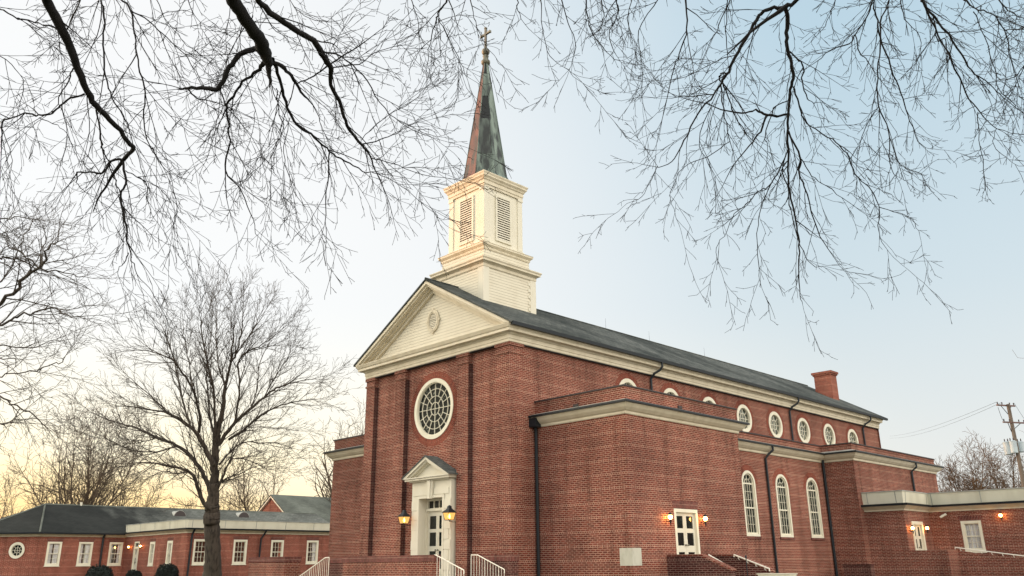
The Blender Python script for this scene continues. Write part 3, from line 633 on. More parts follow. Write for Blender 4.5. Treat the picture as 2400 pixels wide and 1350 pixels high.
# cornerstone
bm = B(); cs = onY(1453,1300,YA0).x
box(bm, (cs,YA0-.012,-.13), (XA+.012,YA0+.48,.43)); csn = link('cornerstone', bm, STONE, CH)
bm = B(); ring(bm, FY(YA0-.012), [(cs+.12,-.02),(XA-.12,-.02),(XA-.12,.33),(cs+.12,.33)], [(cs+.14,0),(XA-.14,0),(XA-.14,.31),(cs+.14,.31)], .0, .006); link('border', bm, STONE, csn)
# --- steeple
TX, TY = -26.64, 24.5
bm = B(); sq(bm, TX, TY, [(1.60,9.0),(1.60,12.30)]); st = link('steeple_base', bm, SIDING, CH)
bm = B()
for sx in (-1,1):
    for sy in (-1,1):
        xa, ya = TX+sx*1.60, TY+sy*1.60
        bm = B(); box(bm, (min(xa-sx*.32,xa+sx*.03),min(ya-sy*.32,ya+sy*.03),9.0), (max(xa-sx*.32,xa+sx*.03),max(ya-sy*.32,ya+sy*.03),12.25))
        link('corner_board', bm, WHITE, st)
# stepped corner boards
bm = B(); box(bm, (TX+1.60,TY+1.27,10.4), (TX+1.624,TY+1.30,12.2))
for k in range(5):
    zq = 10.75+k*.30
    box(bm, (TX+1.60,TY+1.14,zq), (TX+1.625,TY+1.27,zq+.15))
link('stepped_board', bm, WHITE, st)
bm = B(); sq(bm, TX, TY, [(1.62,12.22),(1.65,12.26),(1.65,12.38),(1.70,12.42),(1.80,12.47),(1.80,12.54),(1.84,12.60),(1.84,12.64),(1.55,12.74)]); link('lower_cornice', bm, CREAM, st)
bm = B(); sq(bm, TX, TY, [(1.42,12.70),(1.42,13.24)]); md = link('middle_stage', bm, SIDING, CH)
bm = B(); sq(bm, TX, TY, [(1.44,13.16),(1.46,13.20),(1.46,13.26),(1.50,13.30),(1.56,13.36),(1.56,13.42),(1.58,13.45),(1.30,13.56)]); link('middle_cornice', bm, CREAM, md)
bm = B(); h = 1.18; sq(bm, TX, TY, [(h,13.5),(h,16.5)]); be = link('belfry', bm, WHITE, CH)
bm = B(); sq(bm, TX, TY, [(1.27,13.5),(1.27,13.66),(1.19,13.70)])
for sx in (-1,1):
    for sy in (-1,1):
        xa, ya = TX+sx*1.22, TY+sy*1.22; w_ = .30
        box(bm, (min(xa,xa-sx*w_),min(ya,ya-sy*w_),13.7), (max(xa,xa-sx*w_),max(ya,ya-sy*w_),16.30))
        w_ = .33; xa, ya = TX+sx*1.25, TY+sy*1.25
        box(bm, (min(xa,xa-sx*w_),min(ya,ya-sy*w_),16.20), (max(xa,xa-sx*w_),max(ya,ya-sy*w_),16.32)); 
link('corner_pilasters', bm, WHITE, be)
bm = B(); sq(bm, TX, TY, [(1.24,16.32),(1.24,16.44),(1.27,16.46),(1.27,16.62),(1.31,16.66),(1.33,16.72),(1.40,16.80),(1.40,16.86),(1.44,16.94),(1.44,16.98),(1.05,17.18)]); link('belfry_cornice', bm, CREAM, be)
for F2, c in ((FY(TY-1.18), TX), (FX(TX+1.18), TY), (Fr((TX-1.18,0,0),(0,1,0),(-1,0,0)), TY), (Fr((0,TY+1.18,0),(1,0,0),(0,1,0)), TX)):
    bm = B(); ring(bm, F2, [(c-.50,13.84),(c+.50,13.84),(c+.50,16.10),(c-.50,16.10)], [(c-.40,13.94),(c+.40,13.94),(c+.40,16.00),(c-.40,16.00)], .0, .06)
    lv = link('louver', bm, WHITE, be); bm = B(); n = 18
    for i in range(n):
        z = 13.95+(15.99-13.95)*i/n
        v = [bm.verts.new(F2.p(c+s*.41, z+zz_, d)) for s in (-1,1) for zz_, d in ((0,.055),(.03,.055),(.098,.006),(.07,.006))]
        for q in ((0,1,5,4),(1,2,6,5),(2,3,7,6),(3,0,4,7),(0,1,2,3),(4,5,6,7)): bm.faces.new([v[k] for k in q])
    link('louver_slats', bm, WHITE, lv)
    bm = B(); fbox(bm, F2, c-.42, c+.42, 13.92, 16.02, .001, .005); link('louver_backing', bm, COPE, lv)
# spire: eight faces, faces centred on +x, -y and the diagonals
bm = B(); zs = [(17.12,1.13),(17.35,1.02),(17.7,.965)] + [(17.7+(23.85-17.7)*i/9, .965+(.115-.965)*i/9) for i in range(1,10)]
secs = [[bm.verts.new((TX+r_/math.cos(math.pi/8)*math.cos(math.pi/4*j+math.pi/8), TY+r_/math.cos(math.pi/8)*math.sin(math.pi/4*j+math.pi/8), z)) for j in range(8)] for z,r_ in zs]
for i in range(len(zs)-1):
    for j in range(8):
        f = bm.faces.new((secs[i][j], secs[i][(j+1)%8], secs[i+1][(j+1)%8], secs[i+1][j]))
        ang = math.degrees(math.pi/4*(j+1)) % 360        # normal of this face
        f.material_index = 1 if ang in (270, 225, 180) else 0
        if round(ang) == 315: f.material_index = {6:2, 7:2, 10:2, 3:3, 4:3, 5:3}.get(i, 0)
bm.faces.new(secs[0]); bm.faces.new(secs[-1])
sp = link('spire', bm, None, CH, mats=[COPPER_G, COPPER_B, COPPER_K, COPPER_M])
for f in sp.data.polygons: pass
bm = B()
for j in range(8): tube(bm, [s_[j].co if False else None for s_ in []] or [(TX+r_/math.cos(math.pi/8)*math.cos(math.pi/4*j+math.pi/8), TY+r_/math.cos(math.pi/8)*math.sin(math.pi/4*j+math.pi/8), z) for z,r_ in zs], .022, 5)
link('spire_ridges', bm, COPPER_G, sp)
bm = B(); lathe(bm, (TX,TY,0), [(.10,23.8),(.20,23.84),(.23,23.92),(.23,24.0),(.15,24.06),(.13,24.2),(.16,24.30),(.10,24.36)], 16)
lathe(bm, (TX,TY,0), [(.06,24.36)]+[(.21*math.sin(math.pi*(i+.7)/8.4), 24.56-.21*math.cos(math.pi*(i+.7)/8.4)) for i in range(8)]+[(.05,24.77)], 18)
link('finial_ball', bm, BALLM, sp, smooth=True)
bm = B(); box(bm, (TX-.048,TY-.048,24.74), (TX+.048,TY+.048,25.98)); box(bm, (TX-.34,TY-.049,25.56), (TX+.34,TY+.049,25.66)); box(bm, (TX-.06,TY-.06,25.93), (TX+.06,TY+.06,26.0))
for s in (-1,1): box(bm, (TX+s*.33-.03,TY-.06,25.545), (TX+s*.33+.03,TY+.06,25.675))
link('cross', bm, BALLM, sp)
# ================================================================== LOW WHITE-PARAPET WINGS
def wing_trim(path, parent, z=2.16, seams=2.3):
    bm = B(); sweep(bm, path, [(-.1,z),(.04,z),(.05,z+.07),(.10,z+.10),(.24,z+.20),(.28,z+.22),(-.1,z+.22)]); c = link('cornice', bm, CREAM, parent)
    bm = B(); sweep(bm, path, [(-.1,z+.222),(.32,z+.222),(.34,z+.32),(.30,z+.32),(.28,z+.27),(-.1,z+.27)]); link('gutter', bm, DARKM, c)
    bm = B(); sweep(bm, path, [(-.12,z+.34),(.05,z+.34),(.10,z+.88),(-.12,z+.88)]); p = link('parapet', bm, PANEL, parent)
    bm = B(); sweep(bm, path, [(-.15,z+.881),(.13,z+.881),(.13,z+.92),(-.15,z+.93)]); link('parapet_cap', bm, ZINC, p)
    for (x0,y0),(x1,y1) in zip(path, path[1:]):
        d = Vector((x1-x0,y1-y0,0)); L = d.length; d.normalize(); n_ = Vector((d.y,-d.x,0)); F2 = Fr((x0,y0,0), d, n_); k = max(1,int(L/seams))
        for i in range(k+1):
            u = .25+(L-.5)*i/k; bm = B()
            v = [bm.verts.new(F2.p(u+a, zz_, dd)) for a,zz_,dd in ((-.018,z+.35,.062),(.018,z+.35,.062),(.018,z+.87,.112),(-.018,z+.87,.112),(-.018,z+.35,.04),(.018,z+.35,.04),(.018,z+.87,.09),(-.018,z+.87,.09))]
            for q in ((0,1,2,3),(4,5,6,7),(0,1,5,4),(1,2,6,5),(2,3,7,6),(3,0,4,7)): bm.faces.new([v[t] for t in q])
            link('panel_seam', bm, ZINC, p)
# right wing
RW = empty('annex_building', 'low brick annex with pale metal parapet at the right end of the church', 'annex')
Y1, Y3, XV = 41.3, 44.4, -15.95
bm = B()
wall_face(bm, FY(Y1), [(XA,GZ),(XV,GZ),(XV,2.4),(XA,2.4)], [])
dy0, dy1 = 41.98, 43.30
wall_face(bm, FX(XV), [(Y1,GZ),(Y3,GZ),(Y3,2.4),(Y1,2.4)], [[(dy0,-.3),(dy1,-.3),(dy1,1.70),(dy0,1.70)]], .2)
wx0, wx1, wz0, wz1 = -14.56, -13.66, .28, 1.69
wall_face(bm, FY(Y3), [(XV,GZ),(-2,GZ),(-2,2.4),(XV,2.4)], [[(wx0,wz0),(wx1,wz0),(wx1,wz1),(wx0,wz1)]], .2)
wall_face(bm, Fr((-2,0,0),(0,1,0),(1,0,0)), [(Y3,GZ),(56,GZ),(56,2.4),(Y3,2.4)], [])
wall_face(bm, Fr((0,56,0),(1,0,0),(0,1,0)), [(XA,GZ),(-2,GZ),(-2,2.4),(XA,2.4)], [])
link('brick_wall', bm, BRICK, RW, fix=False)
wing_trim([(XA,Y1),(XV,Y1),(XV,Y3),(-2,Y3),(-2,56)], RW)
bm = B(); flat(bm, XA, XV-.1, Y1+.1, 56, 2.55); flat(bm, XV-.1, -2.1, Y3+.1, 56, 2.551); link('flat_roof', bm, FLATROOF, RW, fix=False)
double_door(FX(XV), dy0+.001, dy1-.001, -.3, 1.69, RW, [(1.02,1.45),(.45,.88)], fr=.15, gl=.13, recess=-.05, handle_z=.5)
sash_window(FY(Y3), wx0, wx1, wz0, wz1, RW, 3, 4, .12, [(.0,1.,.0)])
# left hall and its flat-roofed link
LH = empty('hall_building', 'long low brick hall with octagonal end and dark stained roof, far left', 'hall')
XH, XP, YP = -69., -58., 25.6
hw = [(20.58,.98),(22.75,1.0),(24.95,1.0)]
bm = B()
wall_face(bm, FX(XH), [(19.5,GZ),(YP,GZ),(YP,2.3),(19.5,2.3)], [[(c-w_/2,.10),(c+w_/2,.10),(c+w_/2,1.78),(c-w_/2,1.78)] for c,w_ in hw], .2)
k_ = 3.6; FCH = Fr((-69,19.5,0), (-1,-1,0), (1,-1,0)); Lc = k_*math.sqrt(2)
wall_face(bm, FCH, [(0,GZ),(Lc,GZ),(Lc,2.3),(0,2.3)], [circ(1.52,1.19,.572,28)], .2)
wall_face(bm, FY(19.5-k_), [(-81+k_,GZ),(XH-k_,GZ),(XH-k_,2.3),(-81+k_,2.3)], [])
wall_face(bm, Fr((-81,0,0),(0,1,0),(-1,0,0)), [(19.5,GZ),(45,GZ),(45,2.3),(19.5,2.3)], [])
wall_face(bm, Fr((-81,19.5,0), (1,-1,0), (-1,-1,0)), [(0,GZ),(Lc,GZ),(Lc,2.3),(0,2.3)], [])
link('hall_wall', bm, BRICK_FAR, LH, fix=False)
bm = B(); dp = [(-66.62,.62),(-63.68,.44),(-60.65,.44)]
wall_face(bm, FY(YP), [(XH,GZ),(XP,GZ),(XP,2.4),(XH,2.4)], [[(-67.05,-.3),(-66.15,-.3),(-66.15,1.78),(-67.05,1.78)]]+[[(c-w_,.05),(c+w_,.05),(c+w_,1.70),(c-w_,1.70)] for c,w_ in dp[1:]], .2)
lw = [(26.05,1.0),(29.52,1.04),(32.5,1.02),(35.45,1.0)]; lw = [(26.62,1.02),(29.55,1.04),(32.48,1.02),(35.45,1.0)]
wall_face(bm, FX(XP), [(YP,GZ),(50,GZ),(50,2.4),(YP,2.4)], [[(c-w_/2,.08),(c+w_/2,.08),(c+w_/2,1.75),(c-w_/2,1.75)] for c,w_ in lw], .2)
link('link_wall', bm, BRICK_FAR, LH, fix=False)
wing_trim([(XH,YP),(XP,YP),(XP,50)], LH)
bm = B(); flat(bm, XH+.1, XP-.1, YP+.1, 50, 2.56); link('flat_roof', bm, FLATROOF, LH, fix=False)
bm = B(); sweep(bm, [(-81+k_,19.5-k_),(XH-k_,19.5-k_),(XH,19.5),(XH,YP)], [(-.1,2.14),(.05,2.14),(.08,2.2),(.2,2.3),(.3,2.31),(-.1,2.31)]); link('eaves_board', bm, CREAM, LH)
bm = B(); sweep(bm, [(-81+k_,19.5-k_),(XH-k_,19.5-k_),(XH,19.5),(XH,YP+.3)], [(.2,2.312),(.42,2.312),(.44,2.42),(.2,2.42)]); link('gutter', bm, DARKM, LH)
# hipped roof
bm = B(); o_ = .42; rz = 4.80; P = lambda x,y,z: bm.verts.new((x,y,z))
re, rb = P(-75,21.2,rz), P(-75,46,rz); ez = 2.42
a1, a2 = P(XH+o_,46,ez), P(XH+o_,19.5-.17,ez); a3 = P(XH-k_+.17,19.5-k_-o_,ez); a4 = P(-81+k_-.17,19.5-k_-o_,ez); a5 = P(-81-o_,19.5-.17,ez); a6 = P(-81-o_,46,ez)
for f in ((a1,a2,re,rb),(a2,a3,re),(a3,a4,re),(a4,a5,re),(a5,a6,rb,re)): bm.faces.new(f)
hr = link('hall_roof', bm, ROOF_HALL, LH)
bm = B()
for a,b in (((XH+o_,19.33,ez),(-75,21.2,rz)), ((XH-k_+.17,19.5-k_-o_,ez),(-75,21.2,rz)), ((-75,21.2,rz),(-75,46,rz))): tube(bm, [a,b], .07, 6)
link('ridge_cap', bm, ROOF_GAB, hr)
for (px,py) in ((414,1205),(563,1208)):
    d = ray(px,py); t = (2.35-69*.4)/(d.z+.4*d.x); c = d*t
    bm = B(); n = 12; L0 = []
    for s,dx in ((0,.75),(1,-.75)):
        L0.append([bm.verts.new((c.x+dx, c.y+.56*math.cos(math.pi*i/n), c.z-.32+.60*math.sin(math.pi*i/n))) for i in range(n+1)])
    for i in range(n): bm.faces.new((L0[0][i],L0[0][i+1],L0[1][i+1],L0[1][i]))
    bm.faces.new(L0[0]); bm.faces.new(L0[1]); v_ = link('roof_vent', bm, ZINC, hr)
    bm = B(); F2 = FX(c.x+.755); prism(bm, F2, [(c.y+.52*math.cos(math.pi*i/n), c.z-.30+.55*math.sin(math.pi*i/n)) for i in range(n+1)], 0, .02); link('vent_grille', bm, COPE, v_)
bm = B(); q = onX(190,1183,-75); tube(bm, [(q.x,q.y,4.7),(q.x,q.y,5.05)], .09, 8); link('vent_pipe', bm, WHITE, hr)
for j,(c,w_) in enumerate(hw): sash_window(FX(XH), c-w_/2, c+w_/2, .10, 1.78, LH, 2 if j < 3 else 3, 4, .13, [[(0,.36,.0),(.5,1.,.0)],[(0,.28,.0),(.52,1.,.0)],[(0,.22,0),(.72,1,0)]][j])
for c,w_ in lw: sash_window(FX(XP), c-w_/2, c+w_/2, .08, 1.75, LH, 3, 4, .13, [(.55,1.,.0)] if c > 34 else None)
for c,w_ in dp[1:]: sash_window(FY(YP), c-w_, c+w_, .05, 1.70, LH, 3, 4, .16, [(0,.3,0)])
double_door(FY(YP), -67.05, -66.15, -.3, 1.35, LH, [(.85,1.2),(.15,.6)], fr=.10, gl=.09, recess=-.05, handle_z=.3)
bm = B(); ring(bm, FY(YP), [(-67.05,1.35),(-66.15,1.35),(-66.15,1.78),(-67.05,1.78)], [(-66.95,1.42),(-66.25,1.42),(-66.25,1.68),(-66.95,1.68)], -.1, .02)
tw = link('transom_window', bm, TRIMW, LH)
bm = B(); fbox(bm, FY(YP), -66.97, -66.23, 1.40, 1.70, -.08, -.06); link('glass_pane', bm, GLASS_DOOR, tw)
round_window(FCH, 1.52, 1.19, .57, .38, LH, Rb=.66, n=28, glass=GLASS)
spout([(XH+.35,23.9,2.35),(XH+.1,23.9,2.1),(XH+.08,23.9,GZ)], LH, .08)
spout([(XP+.3,YP+.35,2.4),(XP+.1,YP+.3,2.05),(XP+.08,YP+.25,GZ)], LH, .07)
spout([(XP+.3,31.35,2.4),(XP+.15,31.25,2.1),(XP+.08,31.1,1.85),(XP+.08,31.0,GZ)], LH, .06)
# gabled building behind
GB = empty('gabled_building', 'brick building with grey green gable roof showing above the low white parapet', 'building')
GX, GY, GR = -84., 46., 7.15
bm = B(); FG = FY(GY)
wall_face(bm, FG, [(GX-8,GZ),(GX+8,GZ),(GX+8,2.3),(GX,GR-.05),(GX-8,2.3)], [])
wall_face(bm, FX(GX+8), [(GY,GZ),(66,GZ),(66,2.3),(GY,2.3)], [])
wall_face(bm, Fr((GX-8,0,0),(0,1,0),(-1,0,0)), [(GY,GZ),(66,GZ),(66,2.3),(GY,2.3)], [])
wall_face(bm, Fr((0,66,0),(1,0,0),(0,1,0)), [(GX-8,GZ),(GX+8,GZ),(GX+8,2.3),(GX,GR-.05),(GX-8,2.3)], [])
link('brick_wall', bm, BRICK_FAR, GB, fix=False)
bm = B(); sg = .606
for s in (-1,1): prism(bm, FG, [(GX,GR+.1),(GX+s*8.5,GR+.1-sg*8.5),(GX+s*8.5,GR-sg*8.5),(GX,GR)], -20.3, .25)
gr_ = link('gable_roof', bm, ROOF_GAB, GB)
bm = B()
for s in (-1,1): prism(bm, FG, [(GX,GR-.002),(GX+s*8.5,GR-.002-sg*8.5),(GX+s*8.5,GR-.22-sg*8.5),(GX,GR-.22)], .0, .2)
link('bargeboard', bm, WHITE, gr_)
# ================================================================== LAMPS
def lantern(name, c, wall_n, label, s=.82, group='lit lanterns beside the front door'):
    L = empty(name, label, 'lantern', group); c = Vector(c); n = Vector(wall_n); wd = .165*s; hh = .33*s
    L.location = c
    def add(nm, bm, m, par=L, fix=True): return link(nm, bm, m, par, fix)
    bm = B(); z0, z1 = -hh/2, hh/2; b0, b1 = .145*s, .215*s
    for sx in (-1,1):
        for sy in (-1,1): tube(bm, [(sx*b0,sy*b0,z0),(sx*b1,sy*b1,z1)], .011*s, 5)
    for sy in (-1,1):
        for h_,zz_ in ((b0,z0),(b1,z1)):
            tube(bm, [(-h_,sy*h_,zz_),(h_,sy*h_,zz_)], .014*s, 5); tube(bm, [(sy*h_,-h_,zz_),(sy*h_,h_,zz_)], .014*s, 5)
    add('lantern_frame', bm, DARKM)
    bm = B()
    prev = None
    for h_,zz_ in ((b1+.03*s,z1),(b1+.03*s,z1+.02*s),(b1*.55,z1+.14*s),(b1*.36,z1+.2*s),(b1*.36,z1+.26*s),(b1*.2,z1+.31*s),(.02*s,z1+.33*s)):
        cur = [bm.verts.new((sx*h_,sy*h_,zz_)) for sx,sy in ((-1,-1),(1,-1),(1,1),(-1,1))]
        if prev:
            for j in range(4): bm.faces.new((prev[j],prev[(j+1)%4],cur[(j+1)%4],cur[j]))
        else: bm.faces.new(cur)
        prev = cur
    bm.faces.new(prev); add('lantern_cap', bm, DARKM)
    bm = B(); a_ = b0*.93; b_ = b1*.93
    v = [bm.verts.new((sx*h_,sy*h_,zz_)) for h_,zz_ in ((a_,z0+.01),(b_,z1-.01)) for sx,sy in ((-1,-1),(1,-1),(1,1),(-1,1))]
    for j in range(4): bm.faces.new((v[j],v[(j+1)%4],v[4+(j+1)%4],v[4+j]))
    add('lantern_glass', bm, LAMPG2)
    bm = B(); lathe(bm, (0,0,0), [(.02*s,-.10*s),(.05*s,-.05*s),(.055*s,0),(.03*s,.06*s),(.01*s,.10*s)], 8); add('flame_bulb', bm, BULB)
    bm = B(); d = -n; tube(bm, [(0,0,z0),(0,0,z0-.06*s),tuple(d*.18+Vector((0,0,z0-.08*s))),tuple(d*.34+Vector((0,0,z0-.08*s)))], .016*s, 6); add('bracket', bm, DARKM)
    return L
# amber lantern glass: thin coloured panes lit from inside
LAMPG2 = bpy.data.materials.new('amber_glass'); LAMPG2.use_nodes = True
_n = LAMPG2.node_tree; _n.nodes.clear(); _o = _n.nodes.new('ShaderNodeOutputMaterial'); _m = _n.nodes.new('ShaderNodeMixShader'); _m.inputs[0].default_value = .55
_t = _n.nodes.new('ShaderNodeBsdfTransparent'); _t.inputs[0].default_value = (1,.75,.45,1); _n.links.new(_t.outputs[0], _m.inputs[1])
_e = _n.nodes.new('ShaderNodeEmission'); _e.inputs[0].default_value = (1,.55,.16,1); _e.inputs[1].default_value = 1.5; _n.links.new(_e.outputs[0], _m.inputs[2]); _n.links.new(_m.outputs[0], _o.inputs[0])
lantern('wall_lantern', onY(947,1219,21.12), (0,-1,0), 'lit amber lantern on the brick wall left of the white front door surround')
lantern('wall_lantern', onY(1053,1210,21.0), (0,-1,0), 'lit amber lantern on the brick wall right of the white front door surround')
def sconce(c, wall_n, label, group, s=1.):
    s *= .8; L = empty('wall_sconce', label, 'wall lamp', group); L.location = Vector(c); n = Vector(wall_n)
    bm = B(); lathe(bm, (0,0,0), [(.03*s,-.09*s),(.075*s,-.05*s),(.095*s,.02*s),(.08*s,.07*s),(.03*s,.10*s)], 10); link('lamp_globe', bm, BULB, L, smooth=True)
    bm = B(); lathe(bm, (0,0,0), [(.12*s,.08*s),(.11*s,.11*s),(.04*s,.17*s),(.01*s,.21*s)], 8)
    lathe(bm, (0,0,0), [(.02*s,-.34*s),(.035*s,-.2*s),(.06*s,-.10*s),(.05*s,-.09*s)], 8)
    d = -n; tube(bm, [(0,0,-.16*s), tuple(d*.10+Vector((0,0,-.2*s))), tuple(d*.2+Vector((0,0,-.12*s)))], .018*s, 6)
    pl = d*.185; 
    link('bracket', bm, DARKM, L)
    return L
g1 = 'small lit lamps by the side door'; g2 = 'small lit lamps at the right annex'; g3 = 'small lit lamps by the far left door'
sconce(onX(1571,1212,XA+.2), (1,0,0), 'small lit wall lamp left of the white side door of the near annex', g1)
sconce(onX(1653,1216,XA+.2), (1,0,0), 'small lit wall lamp right of the white side door of the near annex', g1)
sconce(onX(2139,1238,XV+.2), (1,0,0), 'small lit wall lamp left of the right annex door', g2, .9)
sconce(onX(2173,1238,XV+.2), (1,0,0), 'small lit wall lamp right of the right annex door, in the corner', g2, .9)
sconce(onY(2345,1208,Y3-.2), (0,-1,0), 'small lit wall lamp right of the window with white blinds', g2, .9)
sconce(onY(301,1282,YP-.2), (0,-1,0), 'small lit wall lamp left of the narrow door of the far hall', g3, .8)
sconce(onY(329,1280,YP-.2), (0,-1,0), 'small lit wall lamp right of the narrow door of the far hall', g3, .8)
q = onY(2212,1208,Y3-.15); SCM = empty('security_camera', 'small white security camera on brick between the annex door and the window', 'security camera'); SCM.location = q
bm = B(); tube(bm, [(-.14,-.12,-.09),(.10,.03,.06)], [.05,.055], 8); link('camera_body', bm, WHITE, SCM)
bm = B(); tube(bm, [(.06,0,.03),(.08,.15,.05)], .02, 6); link('mount', bm, WHITE, SCM)
# ================================================================== STAIRS, WALLS, RAILINGS
def capped_wall(name, label, a, b, zt, m=BRICK, cap=.12, group=None, z0=GZ):
    W = empty(name, label, 'brick wall', group)
    bm = B(); box(bm, (a[0],a[1],z0), (b[0],b[1],zt-.22)); link('wall_body', bm, m, W)
    bm = B(); box(bm, (a[0]-.03,a[1]-.03,zt-.22), (b[0]+.03,b[1]+.03,zt)); link('soldier_cap', bm, BRICK_CAP, W)
    return W
YT = 19.2
capped_wall('terrace_wall', 'brick terrace wall with soldier course cap in front of the main door', (-29.1,YT,0), (-23.58,YT+.3,0), .285)
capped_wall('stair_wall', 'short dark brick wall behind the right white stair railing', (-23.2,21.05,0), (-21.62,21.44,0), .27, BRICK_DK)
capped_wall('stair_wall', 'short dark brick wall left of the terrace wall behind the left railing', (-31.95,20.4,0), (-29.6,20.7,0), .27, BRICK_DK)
capped_wall('garden_wall', 'free-standing brick wall block in front of the left wing windows', (-36.72,YT,0), (-33.55,YT+.75,0), .34)
bm = B(); box(bm, (-29.1,YT+.31,GZ), (-23.45,21.34,-.62))
for i in range(6):
    z = -.62-.17*(i+1)
    if z-.17 < GZ-.3: break
    box(bm, (-23.45+.3*i,YT+.31,GZ-.01), (-23.45+.3*(i+1),21.0,z)); box(bm, (-29.1-.3*(i+1),YT+.31,GZ-.01), (-29.1-.3*i,21.0,z))
tag(link('entrance_steps', bm, CONC), 'concrete landing and steps up to the main church door', 'steps')
def railing(label, pts, group, n=None, zbot=None, post=.024):
    """pts: top rail points; balusters hang from it"""
    T = empty('stair_railing', label, 'railing', group)
    P_ = [Vector(p) for p in pts]; bm = B(); tube(bm, P_+[P_[-1]+Vector((0,0,-.12))], .021, 6)
    lo = [p-Vector((0,0,.78)) for p in P_]; tube(bm, lo, .014, 6); link('handrail', bm, RAILM, T)
    tot = sum((P_[i+1]-P_[i]).length for i in range(len(P_)-1)); n = n or int(tot/.145)
    for k in range(n+1):
        s = tot*k/n; i = 0
        while i < len(P_)-2 and s > (P_[i+1]-P_[i]).length: s -= (P_[i+1]-P_[i]).length; i += 1
        p = P_[i].lerp(P_[i+1], min(1, s/(P_[i+1]-P_[i]).length)); ps = k % 5 == 0
        bm = B(); tube(bm, [p, p-Vector((0,0,.95 if ps else .78))], .014 if ps else .0085, 6); link('baluster', bm, RAILM, T)
    return T
rg = 'white metal railings of the front steps'
railing('white metal railing in front of the main door, descending right from the terrace wall', [(-23.6,YT+.1,.28),(-23.5,YT+.1,.27),(-22.05,YT+.1,-.22)], rg)
railing('white metal railing before the dark stair wall, right of the main door', [(-23.54,20.95,.275),(-23.2,20.95,.275),(-21.82,20.95,-.22)], rg)
railing('white metal railing at the left end of the terrace, descending left', [(-30.27,YT+.1,.27),(-30.57,YT+.1,.26),(-31.9,YT+.1,-.25),(-32.9,YT+.1,-.62)], rg)
# side door steps with two sloping cheek walls
def cheek(label, y, pf, ps_, pe, side):
    """pf: pixel of the wall end of the flat top, ps_: where the slope starts, pe: lower end"""
    W = empty('cheek_wall', label, 'brick wall', 'sloping walls of the side steps')
    a = XA+.005; s = onY(*ps_, y); e_ = onY(*pe, y); F2 = FY(y); zt = s.z-.03
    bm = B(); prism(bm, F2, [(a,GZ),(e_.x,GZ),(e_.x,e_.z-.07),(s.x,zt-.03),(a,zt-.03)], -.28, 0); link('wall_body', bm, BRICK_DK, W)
    bm = B(); prism(bm, F2, [(a,zt-.029),(s.x,zt-.029),(e_.x+.03,e_.z-.069),(e_.x+.03,e_.z),(s.x+.02,zt+.035),(a,zt+.035)], -.30, .02); link('sloped_coping', bm, BRICK, W)
    return s, e_
sA, eA = cheek('dark brick cheek wall with sloping top, nearer of the two at the side door', 24.85, (1560,1300), (1640,1299), (1712,1333), 0)
sB, eB = cheek('dark brick cheek wall with sloping top, farther of the two at the side door', 27.3, (1660,1299), (1722,1299), (1803,1334), 1)
bm = B(); box(bm, (XA+.004,25.14,GZ), (XA+1.5,27.29,-.62))
for i in range(6): box(bm, (XA+1.5+.3*i,25.14,GZ-.01), (XA+1.8+.3*i,27.29,-.62-.17*(i+1)))
tag(link('side_steps', bm, CONC), 'concrete steps between the dark cheek walls at the side door', 'steps')
def wall_rail(label, a, b, n, off):
    T = empty('wall_handrail', label, 'handrail', 'white handrails fixed to walls'); a = Vector(a); b = Vector(b); off = Vector(off); bm = B()
    tube(bm, [a+Vector((0,0,-.08)), a, b, b+Vector((0,0,-.08))], .024, 6); link('rail', bm, RAILM, T)
    for i in range(n):
        p = a.lerp(b, (i+.5)/n); bm = B(); tube(bm, [p, p+Vector((0,0,-.09)), p+off+Vector((0,0,-.11))], .014, 6); link('rail_bracket', bm, RAILM, T)
wall_rail('white handrail sloping down along the farther cheek wall of the side steps', onY(1720,1300,27.22), onY(1803,1333,27.22), 4, (0,.09,0))
wall_rail('short white rail end showing beyond the nearer cheek wall of the side steps', (sA.x+.1,25.22,sA.z-.02), (onY(1719,1334,25.22).x,25.22,onY(1719,1334,25.22).z), 3, (0,-.09,0))
q = onY(1748,1304,26.2); bm = B(); tube(bm, [(q.x,q.y,q.z),(q.x,q.y,GZ)], .018, 6); lathe(bm, (q.x,q.y,q.z), [(.02,-.06),(.035,-.03),(.03,.02),(.01,.04)], 8)
tag(link('post', bm, DARKM), 'thin dark metal post standing between the cheek walls of the side steps', 'post')
q0 = onY(1776,1344,25.5); q1 = onY(1848,1344,25.5); bm = B(); box(bm, (q0.x,25.5,GZ), (q1.x,26.0,q0.z-.03)); box(bm, (q0.x-.03,25.47,q0.z-.03), (q1.x+.03,26.03,q0.z))
tag(link('utility_box', bm, PANEL), 'low pale metal box at the bottom edge near the side steps', 'utility box')
# ramp walls at the right annex
RX, RY = -14.284, 42.51; WR = empty('ramp_wall', 'brick ramp wall with pier in front of the right annex door and window', 'brick wall')
bm = B(); box(bm, (XV+.003,Y1+.004,GZ), (RX,Y1+.28,.36)); box(bm, (RX-.28,Y1+.28,GZ), (RX,RY,.36)); link('pier_wall', bm, BRICK, WR)
bm = B(); e_ = onY(2400,1312,RY); sl_ = (e_.z-.33)/(e_.x-RX); prism(bm, FY(RY), [(RX-.2,GZ),(-6,GZ),(-6,.33+sl_*(-6-RX)),(RX,.33),(RX-.2,.33)], -.28, -.002); link('sloping_wall', bm, BRICK, WR)
a_, b_ = onY(2240,1283,RY-.0), onY(2400,1303,RY)
b2 = a_.lerp(b_, 2.2); wall_rail('long white handrail sloping down over the ramp wall below the annex window', (a_.x,RY-.1,a_.z), (b2.x,RY-.1,b2.z), 14, (0,.11,0))
bm = B(); flat(bm, XV, RX-.2, Y1+.2, Y3, -.32); flat(bm, RX-.2, -6, RY+.2, Y3, -.33); tag(link('ramp_floor', bm, CONC, fix=False), None); bpy.data.objects['ramp_floor']['kind'] = 'structure'
